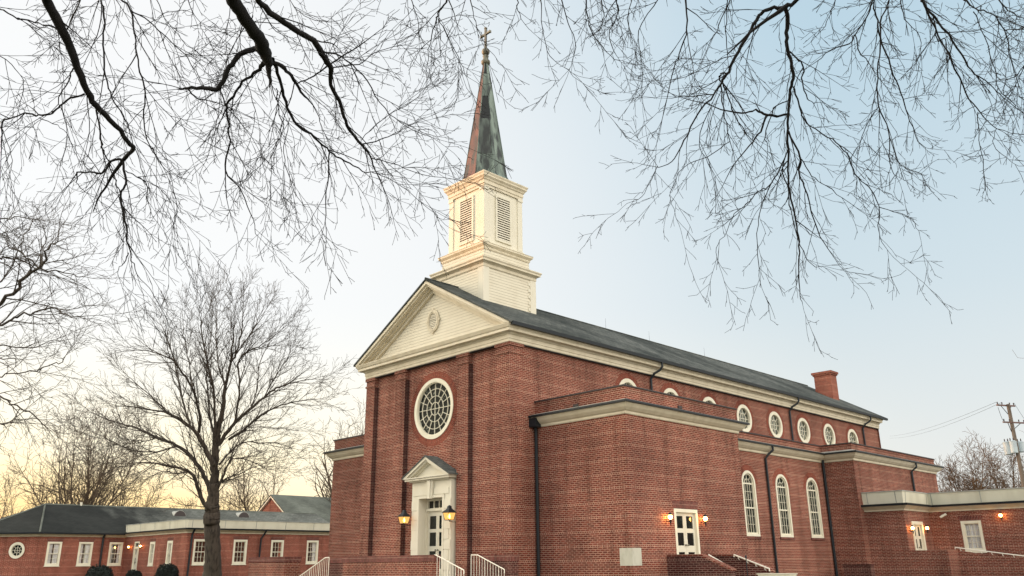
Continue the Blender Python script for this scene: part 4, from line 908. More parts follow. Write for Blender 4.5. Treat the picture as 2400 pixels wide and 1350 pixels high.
p0 = onY(1975,1322,39.6); p1 = onY(2040,1322,39.6)
bm = B(); box(bm, (p0.x,39.6,GZ), (p1.x,39.95,p0.z-.05)); box(bm, (p0.x-.03,39.57,p0.z-.05), (p1.x+.03,39.98,p0.z))
tag(link('planter_wall', bm, BRICK_DK), 'low dark brick wall at the foot of the rear annex', 'brick wall')
#TREES
# ================================================================== TREES
import array
rnd = random.Random(11)
class Strands:
    """tapered twigs gathered into one mesh"""
    def __init__(s): s.v = []; s.f = []
    def add(s, pts, rs, k):
        n = len(pts); base = len(s.v)//3
        px, py, pz = pts[0]; qx, qy, qz = pts[1]
        dx, dy, dz = qx-px, qy-py, qz-pz
        # any vector across the strand
        if abs(dz) < .9*math.sqrt(dx*dx+dy*dy+dz*dz): ax, ay, az = -dy, dx, 0.
        else: ax, ay, az = 0., -dz, dy
        for i in range(n):
            a = pts[max(i-1,0)]; b = pts[min(i+1,n-1)]; dx, dy, dz = b[0]-a[0], b[1]-a[1], b[2]-a[2]
            L = math.sqrt(dx*dx+dy*dy+dz*dz) or 1e-9; dx /= L; dy /= L; dz /= L
            t = ax*dx+ay*dy+az*dz; ax -= t*dx; ay -= t*dy; az -= t*dz
            L = math.sqrt(ax*ax+ay*ay+az*az)
            if L < 1e-6: ax, ay, az = (1.,0.,0.) if abs(dx) < .7 else (0.,1.,0.); t = ax*dx+ay*dy+az*dz; ax -= t*dx; ay -= t*dy; az -= t*dz; L = math.sqrt(ax*ax+ay*ay+az*az)
            ax /= L; ay /= L; az /= L
            bx, by, bz = dy*az-dz*ay, dz*ax-dx*az, dx*ay-dy*ax; r = rs[i]; x, y, z = pts[i]
            for c, sn in CS[k]:
                c *= r; sn *= r; s.v += (x+ax*c+bx*sn, y+ay*c+by*sn, z+az*c+bz*sn)
            if i:
                o = base+(i-1)*k
                for j in range(k):
                    j2 = (j+1) % k; s.f += (o+j, o+j2, o+k+j2, o+k+j)
    def build(s, name, m, parent):
        me = bpy.data.meshes.new(name); nv = len(s.v)//3; nf = len(s.f)//4
        me.vertices.add(nv); me.vertices.foreach_set('co', array.array('f', s.v))
        me.loops.add(nf*4); me.loops.foreach_set('vertex_index', array.array('i', s.f))
        me.polygons.add(nf); me.polygons.foreach_set('loop_start', array.array('i', range(0, nf*4, 4)))
        me.polygons.foreach_set('use_smooth', [True]*nf)
        me.update(calc_edges=True); me.materials.append(m)
        o = bpy.data.objects.new(name, me); COL.objects.link(o); o.parent = parent
        return o
CS = {k: [(math.cos(2*math.pi*j/k), math.sin(2*math.pi*j/k)) for j in range(k)] for k in (3,4,5,6,8,10,12)}
def norm(x, y, z): L = math.sqrt(x*x+y*y+z*z) or 1e-9; return x/L, y/L, z/L
def side_dir(d, ang, phi):
    """turn d by ang towards a side given by phi"""
    dx, dy, dz = d
    if abs(dz) < .95: ax, ay, az = norm(-dy, dx, 0)
    else: ax, ay, az = 1., 0., 0.
    bx, by, bz = dy*az-dz*ay, dz*ax-dx*az, dx*ay-dy*ax
    c, s = math.cos(phi), math.sin(phi); sx_, sy_, sz_ = ax*c+bx*s, ay*c+by*s, az*c+bz*s
    ca, sa = math.cos(ang), math.sin(ang)
    return norm(dx*ca+sx_*sa, dy*ca+sy_*sa, dz*ca+sz_*sa)
def grow(S, p, d, L, r, lvl, P, rn):
    """one wandering twig and, further along it, its own side twigs"""
    seg = P['seg'][lvl]; n = max(2, int(L/seg)); st = L/n; pts = [p]; rs = [r]; dirs = [d]
    x, y, z = p; dx, dy, dz = d; wg = P['wig'][lvl]; tr = P['trop'][lvl]
    rmin = P['rmin']
    for i in range(n):
        dx += rn.gauss(0, wg); dy += rn.gauss(0, wg); dz += rn.gauss(0, wg)+tr; dx, dy, dz = norm(dx, dy, dz)
        x += dx*st; y += dy*st; z += dz*st; pts.append((x,y,z)); dirs.append((dx,dy,dz)); rs.append(max(rmin, r*(1-.75*(i+1)/n)))
    S.add(pts, rs, 3 if r < P['r3'] else 5)
    if lvl+1 >= len(P['seg']): return
    children(S, pts, rs, dirs, L, lvl, P, rn, P['start'][lvl])
def children(S, pts, rs, dirs, L, lvl, P, rn, start=.1, dens=1., lens=1.):
    nc = L*P['dens'][lvl]*dens; nc = int(nc)+(1 if rn.random() < nc-int(nc) else 0); phi = rn.uniform(0, 6.28); n = len(pts)-1
    for c in range(nc):
        t = start+(1-start)*(c+rn.random())/max(1,nc); t = min(t, .999); i = int(t*n); f = t*n-i
        a, b = pts[i], pts[i+1]; q = (a[0]+(b[0]-a[0])*f, a[1]+(b[1]-a[1])*f, a[2]+(b[2]-a[2])*f)
        phi += 2.4+rn.uniform(-.5,.5); ang = rn.uniform(*P['ang'][lvl])
        nd = side_dir(dirs[i+1], ang, phi)
        cl = P['len'][lvl+1]*rn.uniform(.45,1.2)*(1-P['fall'][lvl]*t)*lens; cr_ = min(rs[i]*.7, P['rad'][lvl+1]*rn.uniform(.7,1.2))
        grow(S, q, nd, cl, max(cr_, P['rmin']), lvl+1, P, rn)
def smooth_path(P3, sub=4, jit=0., rn=rnd):
    out = []; n = len(P3)
    for i in range(n-1):
        p0, p1, p2, p3 = P3[max(i-1,0)], P3[i], P3[i+1], P3[min(i+2,n-1)]
        for k in range(sub):
            t = k/sub; q = (p1*2+(p2-p0)*t+(p0*2-p1*5+p2*4-p3)*t*t+(p1*3-p0-p2*3+p3)*t**3)*.5
            if jit and (i or k): q += Vector((rn.gauss(0,jit),rn.gauss(0,jit),rn.gauss(0,jit)))
            out.append(q)
    out.append(P3[-1]); return out
def limb(S, pix, ox, oy, sc_, depth, P, rn, k=8, src=None, dens=1., lens=1., trunkS=None, lvl=0, wsc=1., vis=0.):
    """a main limb given as (x, y, width) and run through the air at its own changing distance; src: where it leaves the trunk"""
    P3 = []; R3 = []; ws = None; n = len(pix)
    for i, q in enumerate(pix):
        dd = depth(i/(n-1)) ; 
        if len(q) > 2: ws = q[2]
        nxt = [(j, t[2]) for j, t in enumerate(pix) if len(t) > 2 and j > i]
        if len(q) > 2: w_ = q[2]; lastj = i
        elif nxt: w_ = ws+(nxt[0][1]-ws)*(i-lastj)/(nxt[0][0]-lastj)
        else: w_ = ws*(1-.6*(i-lastj)/(n-lastj))
        P3.append(at(ox+q[0]*sc_, oy+q[1]*sc_, dd)); R3.append(max(P['rmin'], w_*wsc*sc_/2/FOC*dd))
    sub = 4; pts = smooth_path(P3, sub, P.get('jit',0), rn); rs = []
    for i in range(len(R3)-1):
        for k2 in range(sub): rs.append((R3[i]+(R3[i+1]-R3[i])*k2/sub)*rn.uniform(.94,1.06))
    rs.append(R3[-1]); pts = [tuple(p) for p in pts]
    dirs = [norm(*(pts[min(i+1,len(pts)-1)][j]-pts[max(i-1,0)][j] for j in range(3))) for i in range(len(pts))]
    L = sum(math.dist(pts[i], pts[i+1]) for i in range(len(pts)-1))
    (trunkS or S).add(pts, rs, k if rs[0] > .02 else 4)
    children(S, pts, rs, dirs, L, lvl, P, rn, .02 if n > 2 else .1, dens, lens)
    # the growing tip goes on
    grow(S, pts[-1], dirs[-1], P['len'][lvl+1]*.9, rs[-1], lvl+1, P, rn)
    if src == 'canopy':
        b = Vector(pts[0]); a, ra = min(CANOPY, key=lambda q: (q[0]-b-Vector((0,0,.3))).length); d = Vector(dirs[0]); m = b-d*.35*(a-b).length
        path_ = [tuple(p) for p in smooth_path([a, a.lerp(m,.55)+Vector((rn.gauss(0,.08),rn.gauss(0,.08),.05)), m, b], 4)]; r0_ = min(ra*.8, rs[0]*1.35+.003)
        rr_ = [r0_+(rs[0]-r0_)*i/(len(path_)-1) for i in range(len(path_))]; (trunkS or S).add(path_, rr_, 5)
        dd_ = [norm(*(path_[min(i+1,len(path_)-1)][j]-path_[max(i-1,0)][j] for j in range(3))) for i in range(len(path_))]
        children(S, path_, rr_, dd_, sum(math.dist(path_[i],path_[i+1]) for i in range(len(path_)-1)), lvl, P, rn, .15, .5, .7)
    elif src is not None:
        a = Vector(src); b = Vector(pts[0]); d = Vector(dirs[0]); m = b-d*(.45 if src.z > 6 else 1.5)+Vector((0,0,2.2 if src.z > 6 else .2)); path_ = smooth_path([a, a.lerp(m,.5)+Vector((0,0,1.2 if src.z > 6 else .3)), m, b], 4)
        r0_ = rs[0]*1.5+.006; (trunkS or S).add([tuple(p) for p in path_], [r0_+(rs[0]-r0_)*i/(len(path_)-1) for i in range(len(path_))], 6)
    return pts, rs, dirs
# ---- twigs hanging over the lawn from two big trees that stand behind the viewer
POV = dict(seg=[.2,.10,.07,.05], wig=[.06,.065,.09,.12], trop=[0,-.02,-.014,0], rmin=.0025, r3=.006, start=[.1,.12,.15,.2],
           dens=[4.5,5.8,6.8,0], ang=[(.25,.75),(.28,.75),(.35,.85),(.4,1)], len=[1,1.0,.44,.16], fall=[.15,.5,.4,0], rad=[.02,.0062,.0036,.0023], jit=.006)
LT = empty('shade_tree', 'large bare tree with dark limbs arching down across the upper left of the sky', 'tree', 'bare trees overhead')
RT = empty('shade_tree', 'large bare tree with thin drooping branches across the upper right sky', 'tree', 'bare trees overhead')
fork_l = Vector((1.2,-5.2,8.2)); fork_r = Vector((5.2,-2.0,8.8))
LT.location = (fork_l.x-.3, fork_l.y-.6, GZ); RT.location = (fork_r.x+.3, fork_r.y-.6, GZ)
for T_, fk in ((LT, fork_l), (RT, fork_r)):
    S_ = Strands(); b0 = T_.location.copy(); pp = smooth_path([b0, b0.lerp(fk,.35)+Vector((.05,.05,0)), b0.lerp(fk,.7)+Vector((-.06,0,0)), fk, fk+Vector((.1,-.5,2.5)), fk+Vector((-.4,-1.,5.5))], 5)
    n_ = len(pp); S_.add([tuple(p-T_.location) for p in pp], [.42+.25*math.exp(-i*.9) if i < n_*.6 else .42*(1-(i/n_-.6)*2.1) for i in range(n_)], 12); S_.build('trunk', BARK_K, T_)
def dep(a, b, am=.35, ph=None, rn=rnd):
    ph = rn.uniform(0, 6.28) if ph is None else ph
    return lambda t: a+(b-a)*t+am*math.sin(ph+t*4)
CANOPY = []
def overhead(T_, fk, lines, ox, oy, sc_, seed, P, d0=8.2, d1=9.6, canopy=()):
    rn = random.Random(seed); SL = Strands(); S_ = Strands(); CANOPY.clear()
    for row in canopy:
        P3 = [fk]+[at(*q) for q in row]; pp = smooth_path(P3, 8, .02, rn); n_ = len(pp); rr_ = [.11*(1-.78*i/n_) for i in range(n_)]; tp_ = [tuple(p) for p in pp]
        SL.add(tp_, rr_, 8); CANOPY.extend(list(zip(pp, rr_))[n_//3:])
        dd_ = [norm(*(tp_[min(i+1,n_-1)][j]-tp_[max(i-1,0)][j] for j in range(3))) for i in range(n_)]; k_ = n_//3
        children(S_, tp_[k_:], rr_[k_:], dd_[k_:], sum(math.dist(tp_[i],tp_[i+1]) for i in range(k_,n_-1)), 0, P, rn, 0, .3, .7)
    for (pts_, o) in lines:
        top = pts_[0][1] <= 2 or o.get('src')
        a = o.get('d', (d0+rn.uniform(-.9,.9), d1+rn.uniform(-1.2,1.2)))
        f = dep(a[0], a[1], o.get('am',.25), None, rn)
        limb(S_, pts_, ox, oy, sc_, f, P, rn, 10, src=(fk+Vector((rn.gauss(0,.2),rn.gauss(0,.2),rn.uniform(0,2)))) if (top and o.get('src') and pts_[0][2] > 14) else ('canopy' if top else None),
             dens=o.get('dens',1.), lens=o.get('lens',1.), trunkS=SL)
    return SL, S_
A = {}
Lm = [
 ([(235,-60,52),(235,0,50),(300,120,48),(365,260,42),(430,430,34),(490,540,30),(590,640,24),(668,735,22),(676,765,22),(630,815,20)], dict(d=(7.6,9.2),am=.1,dens=.55,src=1)),
 ([(632,815,15),(570,820,13),(520,885,12),(440,875,9),(390,885,8),(400,945,4),(450,990,3)], dict(d=(9.2,9.6),am=.05)),
 ([(628,825,14),(640,920,12),(615,1000,11),(635,1100,10),(650,1200,9),(665,1300,6),(700,1400,4),(770,1480,3)], dict(d=(9.2,9.3),am=.05)),
 ([(655,1290,6),(640,1340,5),(600,1370,3),(610,1420,2)], dict(d=(9.3,9.2),am=.05,lens=.7)),
 ([(430,480,14),(360,500,12),(310,540,11),(265,575,11),(200,592,9),(130,582,9),(50,605,9),(10,625,9),(8,740,5)], dict(d=(8.7,9.4),am=.05)),
 ([(372,350,8),(350,410,7),(310,480,6),(290,540,4)], dict(d=(8.3,8.8),am=.05,lens=.7)),
 ([(200,600,5),(290,640,4),(350,700,4),(390,800,3),(440,900,2)], dict(d=(9.1,9.6),am=.1,lens=.8)),
 ([(490,560,9),(510,680,9),(525,770,8),(550,820,8),(580,900,7),(615,990,6),(640,1080,4)], dict(d=(8.9,9.6),am=.1)),
 ([(640,870,6),(700,905,6),(750,940,6),(750,1010,4),(790,1120,3)], dict(d=(9.2,9.6),am=.05)),
 ([(700,905,4),(780,940,4),(850,1000,3),(900,1090,3),(960,1200,2)], dict(d=(9.3,9.8),am=.05)),
 ([(515,0,10),(535,90,10),(528,200,9),(530,330,9),(550,430,8),(580,510,7),(630,590,6),(660,670,5),(700,800,4),(740,900,3)], {}),
 ([(620,0,9),(665,50,11),(685,180,9),(700,300,9),(735,440,9),(735,560,8),(740,680,7),(790,790,6),(880,930,4),(900,1080,3)], {}),
 ([(665,50,8),(760,110,8),(850,190,7),(940,280,6),(1000,360,5),(1040,440,4)], dict(lens=.8)),
 ([(735,440,5),(850,570,5),(950,660,4),(1050,720,4),(1200,800,3),(1350,900,2)], {}),
 ([(1180,-60,62),(1185,0,64),(1240,80,66),(1300,170,64),(1345,245,70),(1362,300,56),(1372,330,34)], dict(d=(7.2,8.4),am=.05,dens=.5,src=1)),
 ([(1345,255,34),(1280,250,28),(1210,290,27),(1160,370,25),(1115,455,24),(1050,445,21),(960,450,15),(900,455,4)], dict(d=(8.2,8.4),am=.05,dens=.8)),
 ([(960,455,8),(1000,500,7),(1055,512,5)], dict(d=(8.4,8.4),am=.02,lens=.7)),
 ([(1115,455,9),(1140,500,8),(1155,545,6)], dict(d=(8.4,8.5),am=.02,lens=.6)),
 ([(1345,320,26),(1310,365,16),(1240,420,13),(1190,490,12),(1155,545,12),(1165,640,9),(1170,740,9),(1150,870,8),(1230,970,6),(1290,1120,4),(1310,1200,3)], dict(d=(8.3,9.2),am=.05)),
 ([(1370,310,24),(1440,340,20),(1490,390,17),(1538,470,13),(1600,540,5),(1640,640,3)], dict(d=(8.4,9.0),am=.05)),
 ([(1520,425,8),(1600,390,10),(1660,345,10)], dict(d=(8.9,8.7),am=.02,lens=.8)),
 ([(1390,300,22),(1425,400,16),(1455,520,15),(1520,640,13),(1610,700,11),(1680,775,9),(1760,820,8),(1850,870,6),(1920,885,4)], dict(d=(8.4,9.6),am=.05)),
 ([(1410,450,6),(1425,560,6),(1440,660,5),(1390,800,4),(1380,960,3)], {}),
 ([(1680,780,7),(1675,900,6),(1660,1050,5),(1665,1200,3)], {}),
 ([(1480,600,5),(1450,750,4),(1465,870,4),(1500,970,3),(1570,1080,2)], {}),
 ([(1310,-30,30),(1320,0,30),(1400,80,32),(1500,150,30),(1600,210,30),(1650,290,31),(1690,350,27),(1690,430,20),(1740,540,18),(1770,640,16),(1845,740,13),(1890,800,9),(1920,880,6)], dict(d=(7.4,9.3),am=.05,src=1,dens=.8)),
 ([(1600,205,9),(1700,230,6),(1740,265,3)], dict(lens=.6)),
 ([(1650,265,10),(1740,290,9),(1850,380,8),(1940,520,6),(2040,630,5),(2200,700,3)], {}),
 ([(1692,345,7),(1830,325,6),(1930,260,4),(2060,230,3)], {}),
 ([(1845,735,7),(1920,720,6),(2000,690,5),(2080,640,3)], {}),
 ([(1890,805,6),(2000,830,5),(2150,890,4),(2290,910,2)], {}),
 ([(1845,715,5),(1960,600,4),(2100,520,4),(2200,420,2)], {}),
 ([(1920,880,5),(2050,950,4),(2180,1060,3),(2290,1160,2)], dict(lens=.7)),
 ([(1290,80,6),(1220,180,5),(1150,320,3),(1130,420,2)], {}),
 ([(1240,80,5),(1225,180,5),(1235,300,4),(1290,520,4),(1295,640,3),(1250,800,2)], {}),
 ([(2280,0,10),(2240,60,10),(2230,100,7),(2200,180,5),(2180,330,3)], dict(lens=.8)),
 ([(2240,95,6),(2290,200,5),(2350,320,4),(2390,420,2)], dict(lens=.8)),
 ([(2100,0,5),(2130,100,4),(2140,200,3)], dict(lens=.7)),
 ([(2400,0,7),(2420,90,5),(2450,180,4),(2500,260,3)], dict(lens=.8)),
 ([(2640,0,6),(2650,70,4),(2700,150,3)], dict(lens=.45,dens=.8)),
 ([(-80,10,9),(0,45,8),(90,90,8),(200,120,7),(270,135,8)], dict(lens=.9)),
 ([(90,90,5),(160,140,4),(250,220,3)], dict(lens=.8)),
 ([(410,0,7),(360,110,6),(340,160,5)], dict(lens=.8)),
 ([(-60,250,6),(60,330,5),(120,430,4),(100,540,3)], {}),
 ([(-60,560,5),(30,700,4),(60,820,3),(40,950,2)], {}),
 ([(800,0,5),(860,120,4),(960,230,4),(1080,330,3),(1150,480,2)], {}),
 ([(960,0,5),(1000,90,4),(1050,180,3)], {}),
 ([(1480,0,5),(1530,60,4),(1640,110,3),(1760,90,2)], {}),
]
SL, S_ = overhead(LT, fork_l, Lm, 0, 0, 1/2.177, 5, POV, canopy=[[(900,-700,4.5),(560,-330,6.6),(260,-240,8),(-40,-160,9)],[(1100,-700,4.8),(950,-300,7),(1060,-190,8.6),(1230,-150,9.6)],[(-100,-500,5.5),(-160,-100,7.5),(-180,150,9)]])
Rm = [
 ([(1060,-40,16),(1040,0,15),(985,30,20)], dict(d=(8.6,8.8),am=.02,lens=.6,src=1)),
 ([(985,30,17),(920,38,15),(885,55,15),(840,125,14),(785,220,13),(745,305,12),(715,350,10),(680,405,8),(610,490,7),(555,600,6),(500,690,4),(440,715,3)], dict(d=(8.8,9.5),am=.05,dens=.9)),
 ([(742,318,8),(712,316,8),(705,338,7),(718,355,7)], dict(d=(9.2,9.3),am=.02,lens=.3,dens=.5)),
 ([(710,365,7),(725,500,5),(750,605,4)], dict(d=(9.3,9.5),am=.1)),
 ([(720,360,7),(745,420,6),(785,520,5),(860,610,3)], dict(d=(9.3,9.7),am=.1)),
 ([(680,405,5),(580,412,4),(480,420,2)], dict(d=(9.3,9.7),am=.1)),
 ([(670,455,5),(615,600,4),(660,700,3),(690,800,2)], dict(d=(9.4,9.7),am=.1)),
 ([(750,605,4),(650,670,4),(550,720,3),(500,820,3),(500,870,3),(540,985,2)], dict(d=(9.5,9.9),am=.1,lens=.7)),
 ([(440,710,4),(380,830,3),(330,860,2),(255,915,2)], dict(d=(9.5,9.8),am=.1,lens=.45)),
 ([(1000,488,10),(980,492,12),(910,492,12),(860,470,9),(800,485,8),(690,460,5)], dict(d=(9.4,9.2),am=.02,lens=.35,dens=.5)),
 ([(905,495,9),(880,560,8),(835,620,6)], dict(d=(9.3,9.3),am=.02,lens=.25,dens=.3)),
 ([(985,35,19),(998,100,18),(990,180,16),(1005,250,14),(1022,320,14),(1010,380,12),(1000,450,11),(998,550,10),(998,640,9),(998,760,8),(1015,880,8),(1040,990,7),(1045,1080,6),(1045,1240,4),(1060,1300,2)], dict(d=(8.8,9.9),am=.05,dens=.75,lens=.8)),
 ([(1005,220,8),(1045,260,7),(1065,295,7),(1055,350,6),(1080,420,5),(1110,440,3)], dict(d=(9.0,9.3),am=.05,lens=.7)),
 ([(1020,370,8),(1040,440,7),(1065,510,7),(1130,560,6),(1200,610,6),(1250,660,6),(1285,745,6),(1340,800,5),(1385,880,4),(1385,990,3),(1430,1080,2),(1525,1165,2)], dict(d=(9.2,10.2),am=.1,lens=.75)),
 ([(1385,885,4),(1470,910,3),(1530,940,3),(1560,1000,2)], dict(d=(10,10.2),am=.05,lens=.4)),
 ([(1000,560,8),(1050,680,8),(1045,740,7),(1080,830,6),(1120,980,5),(1180,1080,3)], dict(d=(9.4,9.9),am=.1,lens=.8)),
 ([(1055,680,5),(1100,750,4),(1160,790,4),(1250,860,3)], dict(d=(9.6,9.9),am=.1,lens=.8)),
 ([(998,640,7),(960,720,7),(920,795,6),(880,815,6),(845,845,5),(820,875,5),(770,915,4),(735,990,3),(690,1060,3),(705,1140,2)], dict(d=(9.5,9.9),am=.1,lens=.75)),
 ([(920,795,4),(890,860,4),(870,960,3),(870,1130,3),(880,1210,2)], dict(lens=.6)),
 ([(1000,430,5),(940,465,5),(900,580,4),(910,620,3)], dict(d=(9.3,9.4),am=.05,lens=.6)),
 ([(1000,690,6),(975,720,5),(1000,820,5),(1010,900,4),(1050,1050,4),(1100,1130,3),(1160,1140,2)], dict(d=(9.6,9.8),am=.05,lens=.7)),
 ([(1360,0,7),(1340,60,7),(1285,150,6),(1260,185,6),(1180,215,5),(1110,270,3)], {}),
 ([(1285,150,5),(1310,230,5),(1340,260,4),(1370,330,3)], {}),
 ([(1430,0,8),(1395,100,8),(1395,200,7),(1380,300,6),(1385,450,6),(1430,560,5),(1430,700,4),(1470,770,2)], {}),
 ([(1385,455,4),(1330,540,4),(1300,640,3),(1290,720,2)], dict(lens=.7)),
 ([(1365,20,6),(1380,90,7),(1400,190,7),(1450,320,6),(1490,420,5),(1520,520,4),(1570,620,3),(1640,640,2)], dict(lens=.8,src=1)),
 ([(1430,580,4),(1480,700,3),(1570,745,2)], dict(lens=.5)),
 ([(1570,0,14),(1595,40,12),(1660,120,9),(1740,230,8),(1780,300,7),(1860,360,5),(1920,420,4),(2000,480,3)], {}),
 ([(1590,40,8),(1640,150,7),(1700,260,7),(1760,400,6),(1820,480,5),(1890,550,4),(2000,575,3)], {}),
 ([(1810,480,4),(1815,600,3),(1840,760,3),(1845,820,2)], dict(lens=.35,dens=.7)),
 ([(1890,550,3),(1880,620,3),(1950,690,2)], dict(lens=.4)),
 ([(1760,0,8),(1800,40,7),(1870,60,6),(1925,130,5),(1950,250,4),(1990,380,3)], {}),
 ([(1925,130,5),(2007,120,4),(2060,110,3)], {}),
 ([(1790,50,6),(1840,160,5),(1880,300,5),(1900,380,4),(1960,440,3)], {}),
 ([(1620,60,5),(1635,170,5),(1670,170,4),(1680,260,3)], dict(lens=.8)),
 ([(560,0,8),(565,120,6),(535,230,5),(500,330,4),(440,590,2)], dict(lens=.8)),
 ([(565,130,4),(585,250,4),(600,330,3),(640,400,2)], dict(lens=.8)),
 ([(740,0,4),(735,130,4),(740,250,3)], {}),
 ([(785,230,4),(700,260,4),(560,330,3),(440,345,2)], dict(lens=.7)),
 ([(440,0,5),(360,130,4),(370,250,3),(375,400,2)], dict(lens=.8)),
 ([(750,0,6),(700,110,4),(660,190,3),(620,280,2)], dict(lens=.8)),
 ([(30,0,5),(60,100,4),(90,200,3),(60,300,2)], dict(lens=.7)),
 ([(135,0,6),(140,60,5),(165,150,4),(240,240,3),(300,270,2)], dict(lens=.7)),
 ([(265,0,6),(270,60,5),(230,150,4),(260,230,3)], dict(lens=.6)),
 ([(200,0,5),(210,70,4),(190,130,3)], dict(lens=.6)),
 ([(330,0,5),(310,80,4),(330,160,3)], dict(lens=.6)),
 ([(-60,0,6),(-50,120,4),(-20,240,3),(60,300,2),(160,400,2)], dict(lens=.6)),
 ([(1200,0,5),(1180,60,4),(1150,120,3)], dict(lens=.7)),
 ([(1480,0,5),(1500,80,4),(1560,160,3),(1570,260,2)], dict(lens=.9)),
 ([(1900,0,6),(1960,60,5),(2040,90,4)], {}),
 ([(2060,180,6),(2020,260,5),(1960,330,4),(1900,340,2)], {}),
]
POR = dict(POV); POR['len'] = [1,.84,.40,.15]
SL2, S2_ = overhead(RT, fork_r, Rm, 1300, 0, 1/1.8245, 8, POR, 8.8, 9.8, canopy=[[(1600,-700,5),(1480,-300,7.4),(1340,-190,8.8),(1200,-150,9.6)],[(1900,-700,5),(2000,-260,7.8),(2150,-190,8.8),(2350,-160,9.6)],[(1750,-700,5),(1720,-300,7.8),(1640,-170,9)],[(2300,-500,6),(2480,-100,8.5),(2520,150,9.5)]])
def place(T_, SS, nm, m):
    o = SS.build(nm, m, T_); o.matrix_parent_inverse = Matrix.Translation(T_.location).inverted(); return o
place(LT, SL, 'limbs', BARK_K); place(LT, S_, 'crown', BARK_K); place(RT, SL2, 'limbs', BARK_K); place(RT, S2_, 'crown', BARK_K)
# ---- spreading bare tree in front of the left wing
PM = dict(seg=[.6,.32,.22,.14], wig=[.06,.07,.10,.14], trop=[0,.045,.035,.02], rmin=.0064, r3=.02, start=[.1,.12,.15,.2],
          dens=[2.7,3.6,4.6,0], ang=[(.25,.65),(.28,.65),(.35,.8),(.4,1)], len=[1,2.3,1.15,.5], fall=[.25,.45,.4,0], rad=[.05,.028,.013,.0075], jit=.018)
MT = empty('bare_tree', 'tall spreading bare tree with gnarled trunk standing before the brick left wing', 'tree')
s1 = 1/2.411; D0 = 43.
def main_tree():
    rn = random.Random(21); S1, S2 = Strands(), Strands()
    def mk(pts_, a, b, **kw): limb(S1, pts_, 180, 640, s1, dep(D0+a, D0+b, .3, None, rn), PM, rn, 8, trunkS=S2, wsc=.86, **kw)
    mk([(770,1290,62),(776,1180,58),(778,1080,50),(785,980,45),(800,880,36),(825,760,28),(840,640,20),(870,520,15),(910,430,11),(930,330,8),(940,220,4)],0,-1, dens=.9)
    mk([(760,1330,34),(720,1300,26),(690,1230,25),(655,1140,22),(590,1105,16),(500,1085,13),(400,1070,8),(280,1075,4)],0,-3)
    mk([(762,1260,36),(735,1180,30),(700,1110,26),(650,1040,24),(560,970,20),(450,930,17),(350,880,13),(250,850,9),(150,820,6),(70,780,3)],0,2.5)
    mk([(770,1080,36),(720,980,26),(680,905,24),(610,850,21),(520,790,14),(400,770,8),(260,745,4)],0,-2)
    mk([(690,900,22),(690,780,16),(650,650,14),(580,540,12),(520,480,9),(400,440,6),(320,425,3)],-.5,-2.5)
    mk([(640,860,14),(600,740,12),(575,600,9),(545,480,8),(500,340,5),(470,280,2)],-.6,2.5)
    mk([(778,970,26),(780,820,16),(775,660,14),(740,520,12),(715,400,9),(700,270,5),(690,170,2)],0,-3)
    mk([(772,900,16),(745,760,12),(740,640,9),(735,500,6),(760,360,4),(770,230,2)],0,3)
    mk([(800,970,28),(850,900,24),(900,840,22),(980,770,19),(1060,700,15),(1130,650,12),(1220,620,8),(1330,600,4),(1400,600,2)],0,2)
    mk([(860,940,18),(940,890,16),(1020,820,13),(1120,760,10),(1260,720,6),(1380,710,3)],0,-3.5)
    mk([(890,850,16),(915,720,14),(920,600,12),(915,500,10),(960,450,9),(1050,400,6),(1140,335,4),(1200,280,2)],0,-2)
    mk([(800,1190,16),(850,1160,10),(950,1120,6),(1050,1080,4),(1170,1055,2)],0,-2)
    mk([(806,1080,16),(860,1020,10),(940,960,8),(1060,960,6),(1190,962,3)],0,3)
    mk([(785,1250,20),(830,1140,16),(870,1060,10),(920,1045,7),(1000,1070,5),(1100,1110,3)],0,1)
    mk([(840,640,12),(800,520,9),(790,380,8),(790,250,4),(800,170,2)],-.6,1)
    mk([(870,520,12),(880,380,8),(890,260,4),(900,170,2)],-.8,-3)
    mk([(930,420,9),(1000,310,6),(1050,210,3),(1065,160,1.5)],-1,1)
    mk([(960,870,6),(1000,870,6),(1100,872,4),(1240,890,3)],1,4)
    mk([(565,975,10),(450,1010,9),(300,1000,6),(180,940,4),(100,905,2)],1,-2)
    mk([(640,1125,12),(560,1130,9),(480,1122,5),(380,1170,3)],-.5,2)
    mk([(655,640,9),(630,500,7),(610,380,5),(600,280,3)],0,3)
    mk([(1060,700,8),(1120,590,7),(1180,500,5),(1230,440,3)],1,-1)
    mk([(520,790,9),(420,700,7),(330,620,5),(260,560,3)],-1,1)
    mk([(450,930,9),(350,960,6),(220,960,4),(120,1000,2)],1.5,4)
    mk([(980,770,9),(1020,650,7),(1030,520,6),(1080,420,4),(1150,410,2)],.5,4)
    S3 = Strands()
    # gnarled trunk with burls
    tp = [(758,1760,150),(766,1680,112),(768,1560,98),(765,1480,96),(763,1420,97),(760,1380,106),(768,1345,88),(764,1315,96),(770,1285,76),(774,1230,64),(776,1180,58)]
    P3 = []; R3 = []
    for x,y,w_ in tp: P3.append(at(180+x*s1, 640+y*s1, D0)); R3.append(.88*w_*s1/2/FOC*D0)
    pp = smooth_path(P3, 5, .012, rn); rr_ = []
    for i in range(len(R3)-1):
        for k in range(5): rr_.append((R3[i]+(R3[i+1]-R3[i])*k/5)*rn.uniform(.95,1.05))
    rr_.append(R3[-1]); pp = [Vector((p.x,p.y,max(p.z,GZ-.1))) for p in pp]
    MT.location = (pp[0].x, pp[0].y, GZ)
    S3.add([tuple(p) for p in pp], rr_, 12)
    return S1, S2, S3
S1, S2, S3 = main_tree(); place(MT, S3, 'trunk', BARK); place(MT, S2, 'limbs', BARK); place(MT, S1, 'crown', BARK)
